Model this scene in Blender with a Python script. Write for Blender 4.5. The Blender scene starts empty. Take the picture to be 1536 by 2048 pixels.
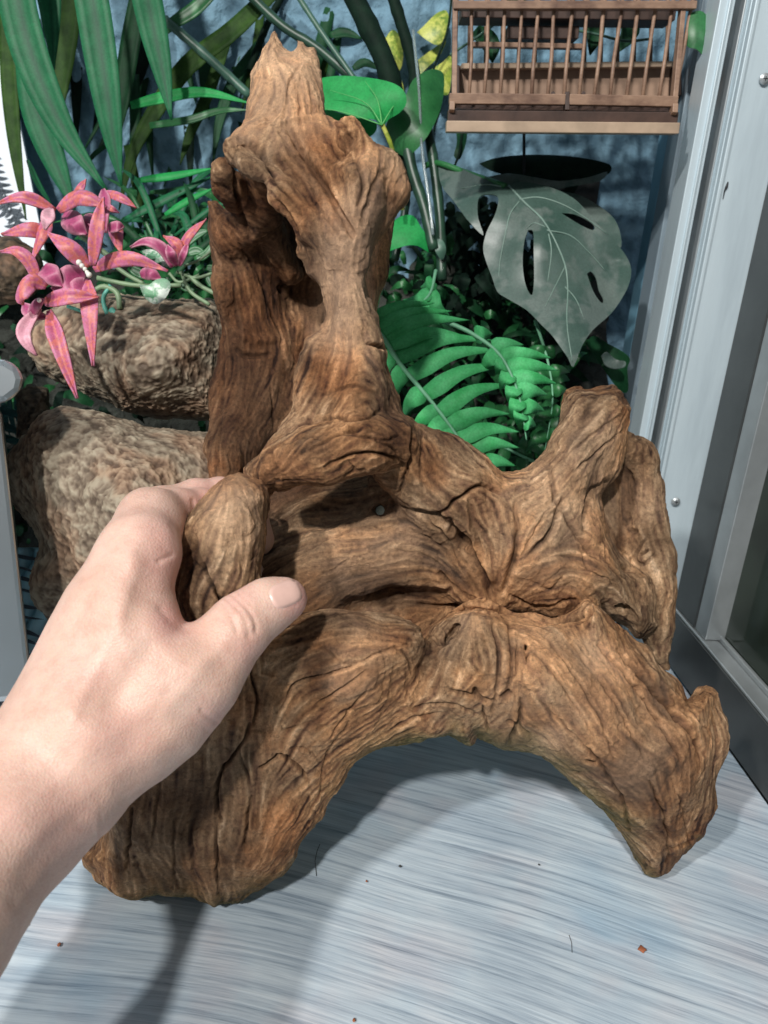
import bpy, bmesh, math, random, time
import numpy as np
from mathutils import Vector, Matrix
from mathutils.bvhtree import BVHTree
T_START = time.time()
rnd = random.Random(7)
rng = np.random.default_rng(11)
sc = bpy.context.scene
COL = sc.collection

# ------------------------------------------------------------------ camera
F = 1530.0                       # focal length in photograph pixels (photo is 1536 x 2048)
CX, CY = 768.0, 1024.0
H = 0.3965                         # lens height above the tabletop (table surface is z = 0)
PITCH = math.radians(21.1)
ROLL = math.radians(3.65)
fwd = Vector((0, math.cos(PITCH), -math.sin(PITCH)))
right = Vector((1, 0, 0)); up = right.cross(fwd)
R2 = math.cos(ROLL) * right + math.sin(ROLL) * up      # world verticals lean to the right in the picture
U2 = -math.sin(ROLL) * right + math.cos(ROLL) * up
right, up = R2, U2
EYE = Vector((0, 0, H))
cam_d = bpy.data.cameras.new('camera'); cam = bpy.data.objects.new('camera', cam_d)
COL.objects.link(cam)
cam_d.sensor_fit = 'VERTICAL'; cam_d.sensor_height = 36.0; cam_d.sensor_width = 27.0
cam_d.lens = 36.0 * F / 2048.0
cam_d.clip_start = 0.02; cam_d.clip_end = 50
M = Matrix.Identity(4)
for i in range(3):
    M[i][0] = right[i]; M[i][1] = up[i]; M[i][2] = -fwd[i]; M[i][3] = EYE[i]
cam.matrix_world = M
cam_d.dof.use_dof = True; cam_d.dof.focus_distance = 0.455; cam_d.dof.aperture_fstop = 13.0
sc.camera = cam

# ------------------------------------------------------------------ world, lamps, exposure
w = bpy.data.worlds.new("World"); sc.world = w; w.use_nodes = True
bg = w.node_tree.nodes['Background']
bg.inputs[0].default_value = (0.80, 0.90, 1.0, 1); bg.inputs[1].default_value = 0.22
def lamp(name, loc, target, size, power, col, spread=180):
    l = bpy.data.lights.new(name, 'AREA'); l.shape = 'DISK'; l.size = size; l.energy = power; l.color = col
    l.spread = math.radians(spread)
    o = bpy.data.objects.new(name, l); COL.objects.link(o); o.location = loc
    d = Vector(target) - Vector(loc); o.rotation_euler = d.to_track_quat('-Z', 'Y').to_euler()
    return o
lamp('ceiling_lamp', (-0.55, -1.55, 2.10), (0.05, .45, 0.1), 0.13, 56.0, (1.0, 0.97, 0.93))
lamp('ceiling_lamp', (-1.39, -1.31, 2.10), (0.05, .45, 0.1), 0.13, 52.0, (1.0, 0.97, 0.93))
sc.view_settings.view_transform = 'Standard'; sc.view_settings.look = 'None'
sc.view_settings.exposure = 0.0; sc.view_settings.gamma = 1.0
sc.cycles.use_denoising = True

# ------------------------------------------------------------------ space helpers
def P(px, py, Z):
    """point seen at photo pixel (px,py) at distance Z along the viewing axis"""
    return EYE + fwd * Z + right * ((px - CX) / F * Z) + up * (-(py - CY) / F * Z)
def ray(px, py):
    return (fwd + right * ((px - CX) / F) + up * (-(py - CY) / F))
def onz(px, py, z=0.0):
    r = ray(px, py); t = (z - H) / r.z; return EYE + r * t
def ony(px, py, Y):
    r = ray(px, py); return EYE + r * (Y / r.y)
def onx(px, py, X):
    r = ray(px, py); return EYE + r * (X / r.x)
_f = np.array(fwd); _r = np.array(right); _u = np.array(up); _e = np.array(EYE)
def Pn(u, v, Z):
    x = (u - CX) / F * Z; y = -(v - CY) / F * Z
    return _e + np.outer(Z, _f) + np.outer(x, _r) + np.outer(y, _u)
def proj(p):
    d = Vector(p) - EYE; z = d.dot(fwd)
    return CX + F * d.dot(right) / z, CY - F * d.dot(up) / z, z

# ------------------------------------------------------------------ object helpers
def tag(o, label=None, cat=None, group=None, kind=None):
    if label: o['label'] = label
    if cat: o['category'] = cat
    if group: o['group'] = group
    if kind: o['kind'] = kind
    return o
def empty(name, loc, label, cat, group=None):
    o = bpy.data.objects.new(name, None); COL.objects.link(o); o.location = loc
    o.empty_display_size = 0.02
    return tag(o, label, cat, group)
def link(name, me, mat=None, parent=None, smooth=True):
    o = bpy.data.objects.new(name, me); COL.objects.link(o)
    if mat and not me.materials: me.materials.append(mat)
    if smooth: me.shade_smooth()
    if parent:
        o.parent = parent; o.location = -Vector(parent.location)
    return o
def pymesh(name, V, Fs, mat=None, parent=None, smooth=True):
    me = bpy.data.meshes.new(name); me.from_pydata([tuple(v) for v in V], [], Fs); me.update()
    return link(name, me, mat, parent, smooth)
def npmesh(name, V, Q):
    me = bpy.data.meshes.new(name); n = len(Q); k = Q.shape[1]
    me.vertices.add(len(V)); me.vertices.foreach_set('co', np.asarray(V, np.float32).ravel())
    me.loops.add(n * k); me.loops.foreach_set('vertex_index', np.asarray(Q, np.int32).ravel())
    me.polygons.add(n)
    me.polygons.foreach_set('loop_start', np.arange(0, n * k, k, dtype=np.int32))
    me.polygons.foreach_set('loop_total', np.full(n, k, np.int32))
    me.update(calc_edges=True); me.validate()
    return me
class MB:
    def __init__(s): s.V = []; s.F = []
    def add(s, V, Fs):
        b = len(s.V); s.V += [tuple(v) for v in V]; s.F += [tuple(i + b for i in f) for f in Fs]
    def box(s, c, ax, ay, az):
        c = Vector(c); ax = Vector(ax); ay = Vector(ay); az = Vector(az)
        V = [c + i * ax + j * ay + k * az for k in (-1, 1) for j in (-1, 1) for i in (-1, 1)]
        s.add(V, [(0, 2, 3, 1), (4, 5, 7, 6), (0, 1, 5, 4), (2, 6, 7, 3), (0, 4, 6, 2), (1, 3, 7, 5)])
    def bar(s, a, b, wx, wy, nrm=Vector((0, 1, 0))):
        a = Vector(a); b = Vector(b); d = (b - a); L = d.length; d = d / L
        x = d.cross(Vector(nrm)).normalized(); y = x.cross(d).normalized()
        s.box((a + b) / 2, x * wx / 2, y * wy / 2, d * L / 2)
    def tube(s, pts, rad, n=8, cap=True):
        pts = [Vector(p) for p in pts]; m = len(pts)
        rad = rad if hasattr(rad, '__len__') else [rad] * m
        b = len(s.V); prev = None
        for i, p in enumerate(pts):
            d = (pts[min(i + 1, m - 1)] - pts[max(i - 1, 0)]).normalized()
            if prev is None:
                a = d.cross(Vector((0.3, 0.2, 1))).normalized()
            else:
                a = (prev - d * prev.dot(d)).normalized()
            prev = a; c = d.cross(a)
            for k in range(n):
                t = 2 * math.pi * k / n
                s.V.append(tuple(p + (a * math.cos(t) + c * math.sin(t)) * rad[i]))
        for i in range(m - 1):
            for k in range(n):
                k2 = (k + 1) % n
                s.F.append((b + i * n + k, b + i * n + k2, b + (i + 1) * n + k2, b + (i + 1) * n + k))
        if cap:
            s.F.append(tuple(b + k for k in range(n))[::-1]); s.F.append(tuple(b + (m - 1) * n + k for k in range(n)))
    def build(s, name, mat, parent=None, smooth=False, bevel=0):
        o = pymesh(name, s.V, s.F, mat, parent, smooth)
        if bevel:
            m = o.modifiers.new('bevel', 'BEVEL'); m.width = bevel; m.segments = 2; m.limit_method = 'ANGLE'
        return o
def spline(pts, n):
    """Catmull-Rom through pts (any dimension) -> n samples"""
    p = np.array(pts, float); m = len(p)
    if m == 2:
        t = np.linspace(0, 1, n)[:, None]; return p[0] * (1 - t) + p[1] * t
    q = np.vstack([2 * p[0] - p[1], p, 2 * p[-1] - p[-2]])
    out = []
    for t in np.linspace(0, m - 1 - 1e-9, n):
        i = int(t); f = t - i; a, b, c, d = q[i:i + 4]
        out.append(0.5 * (2 * b + (c - a) * f + (2 * a - 5 * b + 4 * c - d) * f * f + (3 * b - a - 3 * c + d) * f ** 3))
    return np.array(out)

# ------------------------------------------------------------------ material helpers
def mat(name):
    m = bpy.data.materials.new(name); m.use_nodes = True
    nt = m.node_tree; return m, nt, nt.nodes['Principled BSDF']
def N(nt, typ, **kw):
    n = nt.nodes.new(typ)
    for k, v in kw.items():
        if k in n.inputs.keys() if isinstance(k, str) else False: n.inputs[k].default_value = v
        else: setattr(n, k, v)
    return n
def L(nt, a, b): nt.links.new(a, b)
def ramp(nt, fac, stops):
    r = nt.nodes.new('ShaderNodeValToRGB'); e = r.color_ramp.elements
    while len(e) < len(stops): e.new(0.5)
    for i, (p, c) in enumerate(stops):
        e[i].position = p; e[i].color = (*c, 1) if len(c) == 3 else c
    L(nt, fac, r.inputs[0]); return r.outputs[0]
def noise(nt, vec, scale, detail=4, rough=0.55, dist=0.0):
    n = nt.nodes.new('ShaderNodeTexNoise'); n.inputs['Scale'].default_value = scale
    n.inputs['Detail'].default_value = detail; n.inputs['Roughness'].default_value = rough
    n.inputs['Distortion'].default_value = dist
    if vec is not None: L(nt, vec, n.inputs['Vector'])
    return n.outputs['Fac']
def mapping(nt, scale=(1, 1, 1), rot=(0, 0, 0), src='Object'):
    tc = nt.nodes.new('ShaderNodeTexCoord'); m = nt.nodes.new('ShaderNodeMapping')
    m.inputs['Scale'].default_value = scale; m.inputs['Rotation'].default_value = rot
    L(nt, tc.outputs[src], m.inputs[0]); return m.outputs[0]
def bump(nt, h, bsdf, strength=0.3, dist=0.001, nrm=None):
    b = nt.nodes.new('ShaderNodeBump'); b.inputs['Strength'].default_value = strength
    b.inputs['Distance'].default_value = dist; L(nt, h, b.inputs['Height'])
    if nrm: L(nt, nrm, b.inputs['Normal'])
    L(nt, b.outputs[0], bsdf.inputs['Normal']); return b.outputs[0]
def mix(nt, fac, a, b, mode='MIX'):
    m = nt.nodes.new('ShaderNodeMix'); m.data_type = 'RGBA'; m.blend_type = mode
    for sock, v in ((m.inputs[0], fac), (m.inputs[6], a), (m.inputs[7], b)):
        if isinstance(v, (int, float)): sock.default_value = v
        elif isinstance(v, (tuple, list)): sock.default_value = (*v[:3], 1)
        else: L(nt, v, sock)
    return m.outputs[2]
def mth(nt, op, a, b=0.0, c=None):
    m = nt.nodes.new('ShaderNodeMath'); m.operation = op
    for i, v in enumerate((a, b) if c is None else (a, b, c)):
        if isinstance(v, (int, float)): m.inputs[i].default_value = v
        else: L(nt, v, m.inputs[i])
    return m.outputs[0]
def simple(name, col, rough=0.5, metal=0.0, var=0.15, scale=60, bmp=0.0, bscale=300, bd=0.0005, spec=0.5, trans=0.0):
    m, nt, b = mat(name)
    v = mapping(nt); f = noise(nt, v, scale, 5)
    c = ramp(nt, f, [(0.3, tuple(x * (1 - var) for x in col)), (0.7, tuple(min(1, x * (1 + var)) for x in col))])
    L(nt, c, b.inputs['Base Color']); b.inputs['Roughness'].default_value = rough; b.inputs['Metallic'].default_value = metal
    b.inputs['Specular IOR Level'].default_value = spec
    if trans: b.inputs['Transmission Weight'].default_value = trans
    if bmp: bump(nt, noise(nt, v, bscale, 3), b, bmp, bd)
    return m
# ------------------------------------------------------------------ sculpting field (u, v, Z lattice round the object)
def blur1(a, ax):
    return (np.roll(a, 1, ax) + 2 * a + np.roll(a, -1, ax)) / 4
TILE = 64
def make_tile(seed, sm):
    g = np.random.default_rng(seed).standard_normal((TILE, TILE, TILE)).astype(np.float32)
    for _ in range(sm):
        for ax in range(3): g = blur1(g, ax)
    return g / g.std()
_tiles = {}
def vnoise(p, scale, seed=0):
    """smooth tiled value noise (unit variance) at points p (n,3)"""
    if seed not in _tiles: _tiles[seed] = make_tile(seed, 1)
    g = _tiles[seed]; q = p * (scale)
    i = np.floor(q).astype(np.int32); f = (q - i).astype(np.float32); f = f * f * (3 - 2 * f)
    i &= TILE - 1; j = (i + 1) & (TILE - 1)
    r = 0
    for a in (0, 1):
        for b in (0, 1):
            for c in (0, 1):
                w_ = (f[:, 0] if a else 1 - f[:, 0]) * (f[:, 1] if b else 1 - f[:, 1]) * (f[:, 2] if c else 1 - f[:, 2])
                r = r + w_ * g[(j if a else i)[:, 0], (j if b else i)[:, 1], (j if c else i)[:, 2]]
    return r
class Field:
    def __init__(s, u0, u1, du, v0, v1, z0, z1, dz):
        s.u = np.arange(u0, u1, du, dtype=np.float32); s.v = np.arange(v0, v1, du, dtype=np.float32)
        s.z = np.arange(z0, z1, dz, dtype=np.float32); s.du = du; s.dz = dz
        s.F = np.full((len(s.u), len(s.v), len(s.z)), 0.05, np.float32)
    def sl(s, u0, u1, v0, v1, z0, z1):
        f = lambda a, lo, hi: slice(max(0, int(np.searchsorted(a, lo)) - 1), min(len(a), int(np.searchsorted(a, hi)) + 1))
        return f(s.u, u0, u1), f(s.v, v0, v1), f(s.z, z0, z1)
    def put(s, S, d, k, sub=False):
        A = s.F[S]
        if sub:
            d = -d; h = np.maximum(k - np.abs(A - d), 0) / k; s.F[S] = np.maximum(A, d) + h * h * k * .25
        else:
            h = np.maximum(k - np.abs(A - d), 0) / k; s.F[S] = np.minimum(A, d) - h * h * k * .25
    def poly(s, pts, zc, T, r=None, W=0.02, k=0.006, sub=False, wob=0.0):
        """lump with a traced outline and a domed thickness; zc = depth or [(px,py,Z)..]"""
        r = r or T; pts = np.array(pts, np.float32); m = 70
        zs = [c[2] for c in zc] if hasattr(zc, '__len__') else [zc]
        S = s.sl(pts[:, 0].min() - m, pts[:, 0].max() + m, pts[:, 1].min() - m, pts[:, 1].max() + m, min(zs) - T - .02, max(zs) + T + .02)
        U, V = np.meshgrid(s.u[S[0]], s.v[S[1]], indexing='ij')
        if wob:
            q = np.stack([U.ravel(), V.ravel(), 0 * U.ravel()], 1)
            U2 = U + (vnoise(q, 1 / 22., 5) * wob).reshape(U.shape); V2 = V + (vnoise(q + 500, 1 / 22., 5) * wob).reshape(U.shape)
        else: U2, V2 = U, V
        d = np.full(U.shape, 1e9, np.float32); ins = np.zeros(U.shape, bool)
        n = len(pts)
        for i in range(n):
            a = pts[i]; b = pts[(i + 1) % n]; e = b - a
            t = np.clip(((U2 - a[0]) * e[0] + (V2 - a[1]) * e[1]) / max(1e-6, e @ e), 0, 1)
            d = np.minimum(d, np.hypot(U2 - a[0] - t * e[0], V2 - a[1] - t * e[1]))
            c = (a[1] > V2) != (b[1] > V2)
            ins ^= c & (U2 < e[0] * (V2 - a[1]) / (e[1] if e[1] else 1e-9) + a[0])
        zc2, _ = s.ctrl(zc, U, V)
        sd = np.where(ins, -d, d) * zc2 / F
        Te = r + (T - r) * np.clip(-sd / W, 0, 1) ** .7 if T > r else np.full_like(sd, T)
        q = np.abs(s.z[S[2]][None, None, :] - zc2[:, :, None]) - (Te - r)[:, :, None]
        a = (sd + r)[:, :, None]
        f = np.sqrt(np.maximum(a, 0) ** 2 + np.maximum(q, 0) ** 2) + np.minimum(np.maximum(a, q), 0) - r
        s.put(S, f.astype(np.float32), k, sub)
    def ctrl(s, zc, U, V):
        if not hasattr(zc, '__len__'): return np.full(U.shape, zc, np.float32), 0
        if len(zc) == 2:
            a, b = np.array(zc[0]), np.array(zc[1]); e = (b - a)[:2]
            t = np.clip(((U - a[0]) * e[0] + (V - a[1]) * e[1]) / (e @ e), -.3, 1.3)
            return a[2] + t * (b[2] - a[2]), 0
        c = np.array(zc); w_ = 0; z = 0
        for x, y, q in c:
            k_ = 1 / (((U - x) ** 2 + (V - y) ** 2) + 900); w_ = w_ + k_; z = z + k_ * q
        return z / w_, 0
    def tube(s, pts, k=0.006, sub=False, flat=1.0):
        """chain of tapered capsules; pts = (px, py, Z, radius in m)"""
        for (u0, v0, z0, r0), (u1, v1, z1, r1) in zip(pts[:-1], pts[1:]):
            m = max(r0, r1) / min(z0, z1) * F + 40; mz = max(r0, r1) + .015
            S = s.sl(min(u0, u1) - m, max(u0, u1) + m, min(v0, v1) - m, max(v0, v1) + m, min(z0, z1) - mz, max(z0, z1) + mz)
            U = s.u[S[0]][:, None, None]; V = s.v[S[1]][None, :, None]; Z = s.z[S[2]][None, None, :]
            X = (U - CX) / F * Z; Y = -(V - CY) / F * Z
            a = np.array([(u0 - CX) / F * z0, -(v0 - CY) / F * z0, z0]); b = np.array([(u1 - CX) / F * z1, -(v1 - CY) / F * z1, z1])
            e = b - a
            t = np.clip(((X - a[0]) * e[0] + (Y - a[1]) * e[1] + (Z - a[2]) * e[2]) / (e @ e + 1e-12), 0, 1)
            d = np.sqrt((X - a[0] - t * e[0]) ** 2 + (Y - a[1] - t * e[1]) ** 2 + ((Z - a[2] - t * e[2]) / flat) ** 2) - (r0 + (r1 - r0) * t)
            s.put(S, d.astype(np.float32), k, sub)
    def like(s):
        o = Field.__new__(Field); o.u, o.v, o.z, o.du, o.dz = s.u, s.v, s.z, s.du, s.dz
        o.F = np.full_like(s.F, .05); return o
    def merge(s, o, k):
        S = (slice(None),) * 3; s.put(S, o.F, k)
    def mesh(s):
        A = s.F; ins = A < 0
        sh = tuple(n - 1 for n in A.shape)
        c = np.zeros(sh, np.int8)
        offs = [(a, b, d) for a in (0, 1) for b in (0, 1) for d in (0, 1)]
        for o in offs: c += ins[o[0]:o[0] + sh[0], o[1]:o[1] + sh[1], o[2]:o[2] + sh[2]]
        act = (c > 0) & (c < 8); idx = np.full(sh, -1, np.int32); co = np.argwhere(act)
        idx[act] = np.arange(len(co)); pos = np.zeros((len(co), 3), np.float32); cnt = np.zeros(len(co), np.float32)
        for ax in range(3):
            for o in offs:
                if o[ax]: continue
                p = co + np.array(o); q = p.copy(); q[:, ax] += 1
                fa = A[p[:, 0], p[:, 1], p[:, 2]]; fb = A[q[:, 0], q[:, 1], q[:, 2]]
                m = (fa < 0) != (fb < 0); t = np.where(m, fa / np.where(m, fa - fb, 1), 0)
                x = np.array(o, np.float32)[None, :].repeat(len(co), 0); x[:, ax] += t
                pos += x * m[:, None]; cnt += m
        pos = co + pos / cnt[:, None]
        V = np.stack([s.u[0] + pos[:, 0] * s.du, s.v[0] + pos[:, 1] * s.du, s.z[0] + pos[:, 2] * s.dz], 1)
        Q = []
        for ax in range(3):
            b, d = [i for i in range(3) if i != ax]
            lo = [slice(None)] * 3; hi = [slice(None)] * 3
            for i in (b, d): lo[i] = slice(1, -1); hi[i] = slice(1, -1)
            lo[ax] = slice(0, -1); hi[ax] = slice(1, None)
            e0 = ins[tuple(lo)]; e1 = ins[tuple(hi)]
            for flip, m in ((0, e0 & ~e1), (1, ~e0 & e1)):
                p = np.argwhere(m); p[:, b] += 1; p[:, d] += 1
                q = []
                for db, dd in ((-1, -1), (0, -1), (0, 0), (-1, 0)):
                    r = p.copy(); r[:, b] += db; r[:, d] += dd; q.append(idx[r[:, 0], r[:, 1], r[:, 2]])
                q = np.stack(q, 1)
                if (flip == 1) != (ax == 1): q = q[:, ::-1]
                Q.append(q)
        Q = np.vstack(Q); Q = Q[(Q >= 0).all(1)]
        return V, Q     # V in (u,v,Z)
def keep_big(V, Q, nmin=400):
    """drop loose crumbs: label connected components by iterated minimum"""
    lab = np.arange(len(V)); 
    for _ in range(400):
        m = lab[Q].min(1); new = lab.copy()
        for k in range(Q.shape[1]): np.minimum.at(new, Q[:, k], m)
        new = new[new]
        if (new == lab).all(): break
        lab = new
    u, c = np.unique(lab, return_counts=True); big = set(u[c >= nmin].tolist())
    k = np.isin(lab, list(big)); mp = np.cumsum(k) - 1
    Q = Q[k[Q[:, 0]]]
    return V[k], mp[Q]
def refine(V, Q, levels=1):
    """uvz lattice mesh -> world mesh, Catmull-Clark refined; returns world coords, quads, normals"""
    W = Pn(V[:, 0], V[:, 1], V[:, 2]); me = npmesh('tmp', W, Q)
    o = bpy.data.objects.new('tmp', me); COL.objects.link(o)
    if levels:
        m = o.modifiers.new('s', 'SUBSURF'); m.levels = levels; m.render_levels = levels
    dg = bpy.context.evaluated_depsgraph_get(); me2 = bpy.data.meshes.new_from_object(o.evaluated_get(dg))
    bpy.data.objects.remove(o); bpy.data.meshes.remove(me)
    return me2
def getco(me):
    a = np.empty(len(me.vertices) * 3, np.float32); me.vertices.foreach_get('co', a); return a.reshape(-1, 3)
def getno(me):
    a = np.empty(len(me.vertices) * 3, np.float32); me.vertices.foreach_get('normal', a); return a.reshape(-1, 3)
def uvz(W):
    d = W - _e; z = d @ _f; return CX + F * (d @ _r) / z, CY - F * (d @ _u) / z, z
def seg_dist(u, v, pts):
    """distance in px to polyline, and progress 0..1"""
    best = np.full(len(u), 1e9); prog = np.zeros(len(u)); n = len(pts) - 1
    for i in range(n):
        a = np.array(pts[i][:2], float); b = np.array(pts[i + 1][:2], float); e = b - a
        t = np.clip(((u - a[0]) * e[0] + (v - a[1]) * e[1]) / max(e @ e, 1e-6), 0, 1)
        d = np.hypot(u - a[0] - t * e[0], v - a[1] - t * e[1]); m = d < best
        best = np.where(m, d, best); prog = np.where(m, (i + t) / n, prog)
    return best, prog
def attr(me, name, vals):
    a = me.attributes.new(name, 'FLOAT', 'POINT'); a.data.foreach_set('value', np.asarray(vals, np.float32))
# ------------------------------------------------------------------ driftwood
fd = Field(120, 1480, 6, 30, 1850, .345, .640, .0019)
# rear plank on the left, turned so that its right part goes away from the lens
fd.poly([(408, 392), (432, 388), (448, 412), (478, 408), (590, 420), (660, 520), (660, 680), (620, 800), (570, 900), (520, 1000), (415, 1010), (413, 900), (419, 800), (430, 700), (438, 600), (424, 520), (411, 450)],
        [(430, 600, .524), (500, 600, .550), (600, 600, .592), (430, 950, .506), (560, 950, .562), (440, 420, .522)], .016, r=.006, W=.02, wob=4)
fd.poly([(735, 480), (770, 400), (790, 380), (785, 460), (775, 520), (765, 600), (755, 640), (735, 610)], .530, .018, r=.010, wob=3)
# recessed back wall of the deep hollow behind the column
fd.poly([(560, 400), (740, 400), (745, 620), (740, 760), (600, 800), (560, 700)], .592, .014, r=.008)
fd.tube([(500, 415, .500, .008), (560, 480, .520, .014), (612, 590, .535, .018), (620, 690, .545, .014)], k=.008, sub=True)
fd.tube([(628, 660, .545, .014), (600, 750, .535, .014), (575, 840, .525, .013), (520, 905, .512, .010)], k=.006, sub=True)
# bowl wall under the ledge
fd.poly([(420, 1000), (535, 950), (760, 935), (900, 1020), (985, 1180), (930, 1240), (850, 1300), (620, 1310), (450, 1290)],
        [(560, 1000, .520), (800, 980, .525), (560, 1200, .490), (850, 1100, .500), (950, 1150, .500), (700, 1150, .505)], .030, r=.015, W=.03)
# arched rib inside the bowl
fd.tube([(500, 1210, .462, .012), (590, 1165, .470, .017), (680, 1115, .474, .020), (760, 1085, .476, .020), (850, 1085, .476, .019), (915, 1125, .474, .016), (965, 1185, .472, .012)], k=.012)
fd.tube([(540, 1240, .468, .010), (620, 1198, .474, .014), (700, 1156, .480, .016), (790, 1130, .482, .016), (880, 1145, .480, .012)], k=.014)
fd.tube([(520, 1120, .484, .012), (640, 1060, .490, .016), (760, 1025, .492, .014), (860, 1040, .490, .012)], k=.014)
# centre body
fd.poly([(790, 830), (850, 855), (900, 925), (985, 965), (1050, 945), (1190, 960), (1215, 1080), (1300, 1160), (1318, 1250), (1290, 1290), (1200, 1225), (1090, 1245), (1000, 1225), (930, 1190), (905, 1120), (860, 1040), (780, 1010), (740, 960)],
        [(820, 900, .480), (1000, 1050, .480), (1180, 1100, .488), (1280, 1200, .505), (900, 1000, .485)], .042, r=.018, W=.035, wob=5)
# right arm rising to a blunt end
fd.poly([(960, 975), (990, 972), (1040, 940), (1085, 895), (1115, 845), (1128, 800), (1150, 775), (1180, 768), (1222, 762), (1250, 783), (1266, 815), (1262, 855), (1256, 890), (1236, 925), (1215, 960), (1190, 1000), (1178, 1050), (1170, 1110), (1080, 1160), (980, 1120)],
        [(1220, 800, .500), (1100, 950, .482), (1000, 1050, .470)], .034, r=.022, W=.03, wob=4)
fd.poly([(1123, 815), (1128, 783), (1150, 768), (1166, 772), (1160, 800), (1135, 835)], .515, .012, wob=3)
# recessed panel and thin outer branch on the right
fd.poly([(1170, 940), (1232, 905), (1262, 960), (1275, 1080), (1262, 1170), (1190, 1180), (1160, 1100)], .527, .014, r=.008, wob=4)
fd.tube([(1245, 893, .515, .012), (1275, 918, .522, .013), (1284, 980, .527, .0125), (1293, 1050, .528, .0135), (1300, 1115, .527, .0155), (1296, 1180, .524, .0155), (1306, 1240, .524, .0115), (1318, 1300, .526, .0065), (1330, 1332, .530, .004)], k=.006)
fd.poly([(1316, 1080), (1335, 1112), (1334, 1138), (1316, 1170), (1295, 1120)], .525, .010)
f3 = fd.like()
# front right leg
f3.poly([(842, 1305), (868, 1245), (905, 1218), (960, 1214), (1010, 1228), (1090, 1236), (1150, 1228), (1180, 1195), (1212, 1212), (1258, 1262), (1300, 1310), (1338, 1352), (1372, 1398), (1398, 1398), (1408, 1386), (1424, 1392), (1430, 1425), (1444, 1480), (1440, 1530), (1424, 1580), (1412, 1620), (1408, 1680), (1388, 1704), (1350, 1722), (1318, 1744), (1296, 1740), (1262, 1682), (1215, 1630), (1150, 1570), (1090, 1520), (1040, 1498), (1000, 1494), (962, 1466), (948, 1492), (915, 1486), (868, 1462), (800, 1484), (770, 1440), (825, 1380)],
        [(900, 1300, .448), (1050, 1350, .446), (1200, 1320, .462), (1350, 1450, .474), (1330, 1690, .505), (1150, 1500, .466), (880, 1440, .452), (1420, 1450, .49)], .040, r=.016, W=.04, wob=5)
f3.tube([(1312, 1710, .502, .009), (1250, 1560, .468, .015), (1150, 1430, .450, .020), (1080, 1330, .444, .018)], k=.016)
f3.tube([(1400, 1600, .494, .009), (1340, 1480, .474, .012), (1240, 1330, .462, .014), (1180, 1260, .458, .012)], k=.014)
f3.tube([(955, 1250, .440, .014), (930, 1330, .436, .018), (860, 1430, .440, .013)], k=.014)
# small ear on the far right edge
f3.tube([(1410, 1395, .488, .0055), (1418, 1440, .486, .009), (1425, 1500, .482, .009)], k=.008)
f2 = fd.like()
# front left leg with the gripped knob
f2.poly([(345, 1105), (372, 1050), (418, 992), (448, 970), (482, 966), (510, 976), (530, 1002), (532, 1050), (526, 1120), (516, 1180), (540, 1250), (590, 1248), (640, 1262), (700, 1266), (780, 1252), (822, 1262), (838, 1286), (838, 1325), (880, 1400), (870, 1466), (800, 1486), (745, 1500), (700, 1545), (690, 1562), (655, 1600), (622, 1650), (590, 1712), (560, 1752), (530, 1786), (490, 1806), (430, 1804), (380, 1796), (262, 1786), (205, 1768), (160, 1722), (186, 1680), (260, 1500), (335, 1290), (340, 1180)],
        [(450, 1000, .408), (430, 1150, .404), (450, 1400, .428), (350, 1650, .446), (450, 1780, .452), (700, 1350, .432), (820, 1300, .440), (820, 1450, .448), (600, 1600, .446), (220, 1740, .462)], .034, r=.018, W=.03, wob=4)
f2.tube([(470, 1010, .402, .012), (440, 1080, .395, .016), (430, 1200, .392, .016), (450, 1330, .400, .014)], k=.016)
f2.tube([(560, 1300, .420, .016), (680, 1300, .416, .018), (800, 1290, .420, .015)], k=.016)
f2.tube([(350, 1500, .415, .014), (290, 1620, .430, .016), (260, 1740, .444, .010)], k=.016)
f1 = fd.like()
# column and its flared foot with the ledge
f1.poly([(606, 480), (680, 400), (760, 400), (764, 440), (742, 475), (735, 530), (738, 590), (752, 602), (764, 640), (760, 690), (772, 715), (792, 765), (802, 825), (838, 870), (880, 930), (890, 1010), (820, 1000), (760, 940), (700, 950), (640, 962), (560, 978), (540, 972), (535, 985), (505, 985), (490, 955), (478, 935), (492, 922), (520, 905), (545, 870), (582, 820), (590, 760), (602, 710), (618, 682), (640, 662), (646, 620), (640, 575), (616, 550)],
        [(690, 480, .452), (690, 620, .450), (690, 760, .441), (560, 940, .426), (700, 920, .424), (820, 930, .452)], .022, r=.006, W=.030, wob=4)
f1.tube([(560, 930, .416, .009), (640, 915, .411, .013), (720, 890, .414, .014), (790, 880, .426, .012)], k=.012)
f1.tube([(715, 420, .440, .007), (705, 520, .438, .007), (700, 600, .436, .007), (712, 680, .434, .010), (725, 780, .428, .013), (700, 860, .424, .015)], k=.008)
# fan shaped head
f1.poly([(452, 300), (470, 268), (492, 246), (560, 232), (640, 232), (684, 244), (712, 268), (722, 302), (745, 322), (778, 318), (802, 350), (796, 384), (772, 400), (764, 440), (745, 475), (700, 540), (640, 560), (608, 500), (585, 440), (560, 400), (520, 350), (460, 330)],
        [(470, 300, .448), (600, 260, .456), (600, 400, .448), (690, 450, .448), (780, 360, .464)], .017, r=.006, W=.03, wob=4)
f1.tube([(468, 296, .440, .0065), (510, 330, .434, .0065), (568, 385, .434, .0065), (622, 455, .436, .007), (680, 500, .436, .009)], k=.006)
f1.tube([(735, 330, .441, .010), (715, 380, .436, .012), (695, 450, .434, .012)], k=.010)
f1.tube([(770, 340, .448, .011), (782, 375, .450, .010), (745, 440, .452, .009)], k=.008)
f1.tube([(700, 268, .441, .008), (718, 290, .441, .007)], k=.006)
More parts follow.
